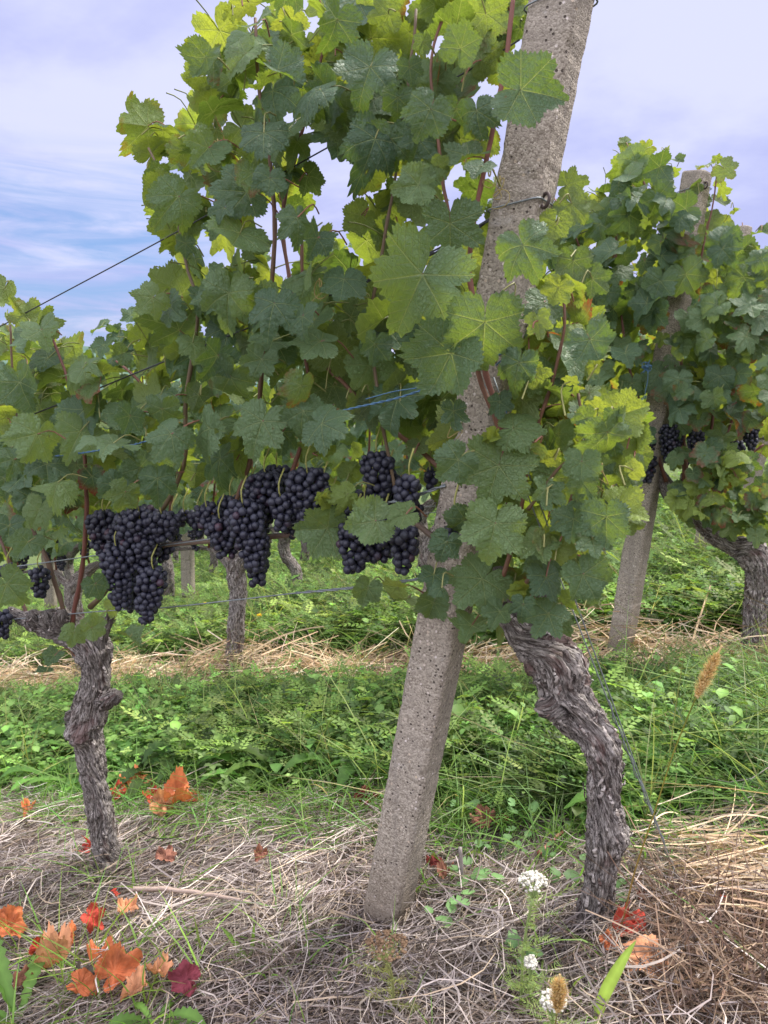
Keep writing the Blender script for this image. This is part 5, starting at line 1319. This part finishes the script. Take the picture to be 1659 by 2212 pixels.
def yflower(px, py, zf_h, R, lab):
    g0 = ground(px, py + zf_h); z = depth(g0); top = at(px, py, z); root = thing('yellow_flower', lab, 'flower', g0, 'yellow flowers in the weeds')
    mb = MB(); tube(mb, smooth_path([g0, (g0 + top) / 2 + RIGHT * .01, top], 10), .0012, 5, (.12, .19, .05)); mb.build('stem', M_PET, root, g0)
    hb = MB(); N = 46; a = RY.uniform(0, 6.28, N); d = np.stack([np.cos(a), np.sin(a), RY.uniform(.05, .9, N)], -1)
    ribbons(hb, np.repeat(top[None], N, 0), d, np.full(N, R), np.full(N, R * .12), np.zeros((N, 3)), 3, False, jit(RY, N, (.80, .56, .02), .08), RY); hb.build('flower_head', M_FLOWER, root, g0)
for x, y, h, lab in ((560, 1330, 90, 'yellow flower right of the straight bare trunk'), (292, 1356, 70, 'yellow flower below the left grapes'), (348, 1488, 60, 'yellow flower in the weeds right of the knobbly trunk'), (384, 1490, 50, 'smaller yellow flower beside it in the weeds'), (443, 1303, 90, 'small yellow flower just under the lower wire')):
    yflower(x, y, h, .015 if 'small' not in lab else .010, lab)

def foxtail(path, head0, root_px, lab, z0, z1, rad, seed):
    rg = np.random.default_rng(seed); g = ground(*root_px)
    zz = np.linspace(depth(g), z1, len(path) + 1)
    pts = np.array([g] + [at(q[0], q[1], zz[i + 1]) for i, q in enumerate(path)]); p = smooth_path(pts, 60)
    root = thing('foxtail_grass', lab, 'grass', g, 'bristly grass ears'); tip = at(head0[0], head0[1], z1 - .01)
    mb = MB(); tube(mb, p, np.linspace(.0016, .0010, 60), 6, np.linspace(0, 1, 60 * 6 + 2)[:, None] * np.array([.20, .24, .03]) + (1 - np.linspace(0, 1, 60 * 6 + 2))[:, None] * np.array([.24, .11, .04])); mb.build('stem', M_PET, root, g)
    hb = MB(); a0 = p[-1]; N = 1500; u = rg.random(N); c = a0 + u[:, None] * (tip - a0)
    ax_ = nrm(tip - a0); d = nrm(rg.normal(0, 1, (N, 3))); d = nrm(d - ax_ * (d @ ax_)[:, None] * .8) + ax_ * .9
    prof = np.sin(np.clip(u * 1.05 + .12, 0, 1) * math.pi) ** .5
    ribbons(hb, c, d, rad * 1.9 * prof * rg.uniform(.6, 1.2, N), np.full(N, .0004), np.zeros((N, 3)), 3, True, jit(rg, N, (.55, .38, .15), .2), rg)
    for i in range(150):
        q = rg.random(); w = nrm(rg.normal(0, 1, 3)); blob(hb, a0 + q * (tip - a0) + w * rad * .42 * math.sin(min(1, q * 1.05 + .12) * math.pi) ** .5, .0015, (.50, .36, .16), 1.3)
    hb.build('seed_head', M_STRAW, root, g)
foxtail([(1345, 1990), (1372, 1880), (1412, 1760), (1450, 1640), (1485, 1550), (1504, 1506)], (1560, 1393), (1330, 2045), 'tall bristly golden grass ear standing right of the thick trunk', 1.2, 1.02, .0072, 1)
foxtail([(1200, 2212), (1204, 2185)], (1209, 2105), (1198, 2260), 'short golden grass ear at the bottom edge beside the yarrow', 1.1, .98, .009, 2)

def broad_blade(path, W, lab, col, z, seed):
    p = np.array([at(q[0], q[1], z + (q[2] if len(q) > 2 else 0)) for q in path]); g = p[0]; p = smooth_path(p, 24); u = np.linspace(0, 1, 24)
    sd_ = nrm(np.cross(np.gradient(p, axis=0), CAM - p)); w = W * np.sin(np.clip(u * 1.0 + .10, 0, 1) * math.pi) ** .7
    out = nrm(CAM - p); v = np.stack([p - sd_ * w[:, None] + out * w[:, None] * .35, p, p + sd_ * w[:, None] + out * w[:, None] * .35], 1).reshape(-1, 3)
    k = np.arange(23)[:, None] * 3 + np.array([0, 1])[None]; f = np.stack([k, k + 1, k + 4, k + 3], -1).reshape(-1, 4)
    t = np.tile(np.array([col, np.array(col) * 1.35, col]), (24, 1)) * np.clip(1 + .2 * fbm(v * 40, seed, 3), .6, 1.4)[:, None]
    mb = MB(); mb.add(v, f, None, t); return mb, g
gr_z = depth(ground(1290, 2190))
mb, g = broad_blade([(1286, 2215), (1305, 2150, -.02), (1345, 2075, -.05), (1388, 2012, -.07)], .0085, '', (.17, .25, .06), gr_z - .06, 1)
single(mb, 'wild_grass', M_WEED, 'broad light green grass blade in front of the red leaf at lower right', 'grass', g)
zz = depth(ground(535, 2072))
for i, (pth, w) in enumerate([([(537, 2072), (515, 2045), (490, 2015), (470, 1995)], .005), ([(538, 2072), (545, 2040), (550, 1985)], .004), ([(536, 2072), (510, 2062), (480, 2070)], .003)]):
    m2, g = broad_blade(pth, w, '', (.115, .20, .035), zz, i)
    if i == 0: spr, g0 = m2, g
    else:
        for vv, lp_, tt in zip(m2.v, m2.lp, m2.tint): spr.v.append(vv); spr.lp.append(lp_); spr.tint.append(tt)
        for f, mi_ in m2.f: spr.f.append((f + spr.nv, mi_))
        spr.nv += m2.nv
single(spr, 'grass_tuft', M_WEED, 'small green grass sprout alone on the straw left of the post', 'grass', g0)
def dandelion(px, py, seed, scl, lab):
    g = ground(px, py); mb = MB(); stamp(mb, ROS[seed], np.array([g]), np.array([1.0 + seed]), np.array([scl]), None, np.array([[1.5]]))
    single(mb, 'dandelion_plant', M_WEED, lab, 'weed', g, 'broad-leaved weeds at the lower left')
dandelion(40, 2225, 0, .9, 'toothed bright green dandelion leaves in the lower left corner'); dandelion(335, 2225, 3, .45, 'low green weed at the bottom edge below the orange leaves')
mb = MB(); p, t, s = scatter(60, -.6, 1.2, -.95, -.25); p = p[px_of(t, s) < 420]
blades(mb, p, 14, .14, .0020, (.17, .27, .055), .03, .45); single(mb, 'grass', M_WEED, 'fresh light green grass among the orange leaves at lower left', 'grass', P1, None, 'stuff')
mb = MB()                                              # brown withered weeds at the lower right
N = 1500; q = np.array([ground(RW.uniform(1400, 1700), RW.uniform(1960, 2250)) for _ in range(N)])
q[:, 2] += RW.uniform(0, .06, N) ** 1.0
BRN = np.array([(.20, .125, .085), (.14, .085, .06), (.27, .18, .12), (.10, .065, .05), (.33, .24, .17)])
ribbons(mb, q, RW.normal(0, 1, (N, 3)) * np.array([1, 1, .45]), RW.uniform(.03, .14, N), RW.uniform(.0004, .0014, N), np.clip(RW.normal(0, .4, (N, 3)), -.7, .7), 6, False, BRN[RW.integers(0, 5, N)] * RW.uniform(.6, 1.2, (N, 1)), RW)
N = 700; q = np.array([ground(RW.uniform(1420, 1700), RW.uniform(1990, 2240)) for _ in range(N)]); q[:, 2] += RW.uniform(.01, .07, N)
ribbons(mb, q, RW.normal(0, 1, (N, 3)), RW.uniform(.006, .018, N), RW.uniform(.0015, .004, N), RW.normal(0, .5, (N, 3)), 4, True, BRN[RW.integers(0, 5, N)] * RW.uniform(.6, 1.3, (N, 1)), RW)
single(mb, 'weeds', M_STRAW, 'brown withered weeds in the lower right corner', 'weeds', ground(1560, 2100), None, 'stuff')
mb = MB()
for T in RND:
    q = np.array([ground(RW.uniform(1440, 1680), RW.uniform(1470, 1700)) for _ in range(9)] + [ground(RW.uniform(960, 1320), RW.uniform(1770, 2120)) for _ in range(4)]); N = len(q)
    stamp(mb, T, q, RW.uniform(0, 6.28, N), RW.uniform(.45, .8, N), RW.normal(0, .2, (N, 2)), RW.uniform(.8, 1.4, (N, 1)))
single(mb, 'weeds', M_WEED, 'round-leaved mallow weeds scattered around the right trunk', 'weeds', g_right, None, 'stuff')
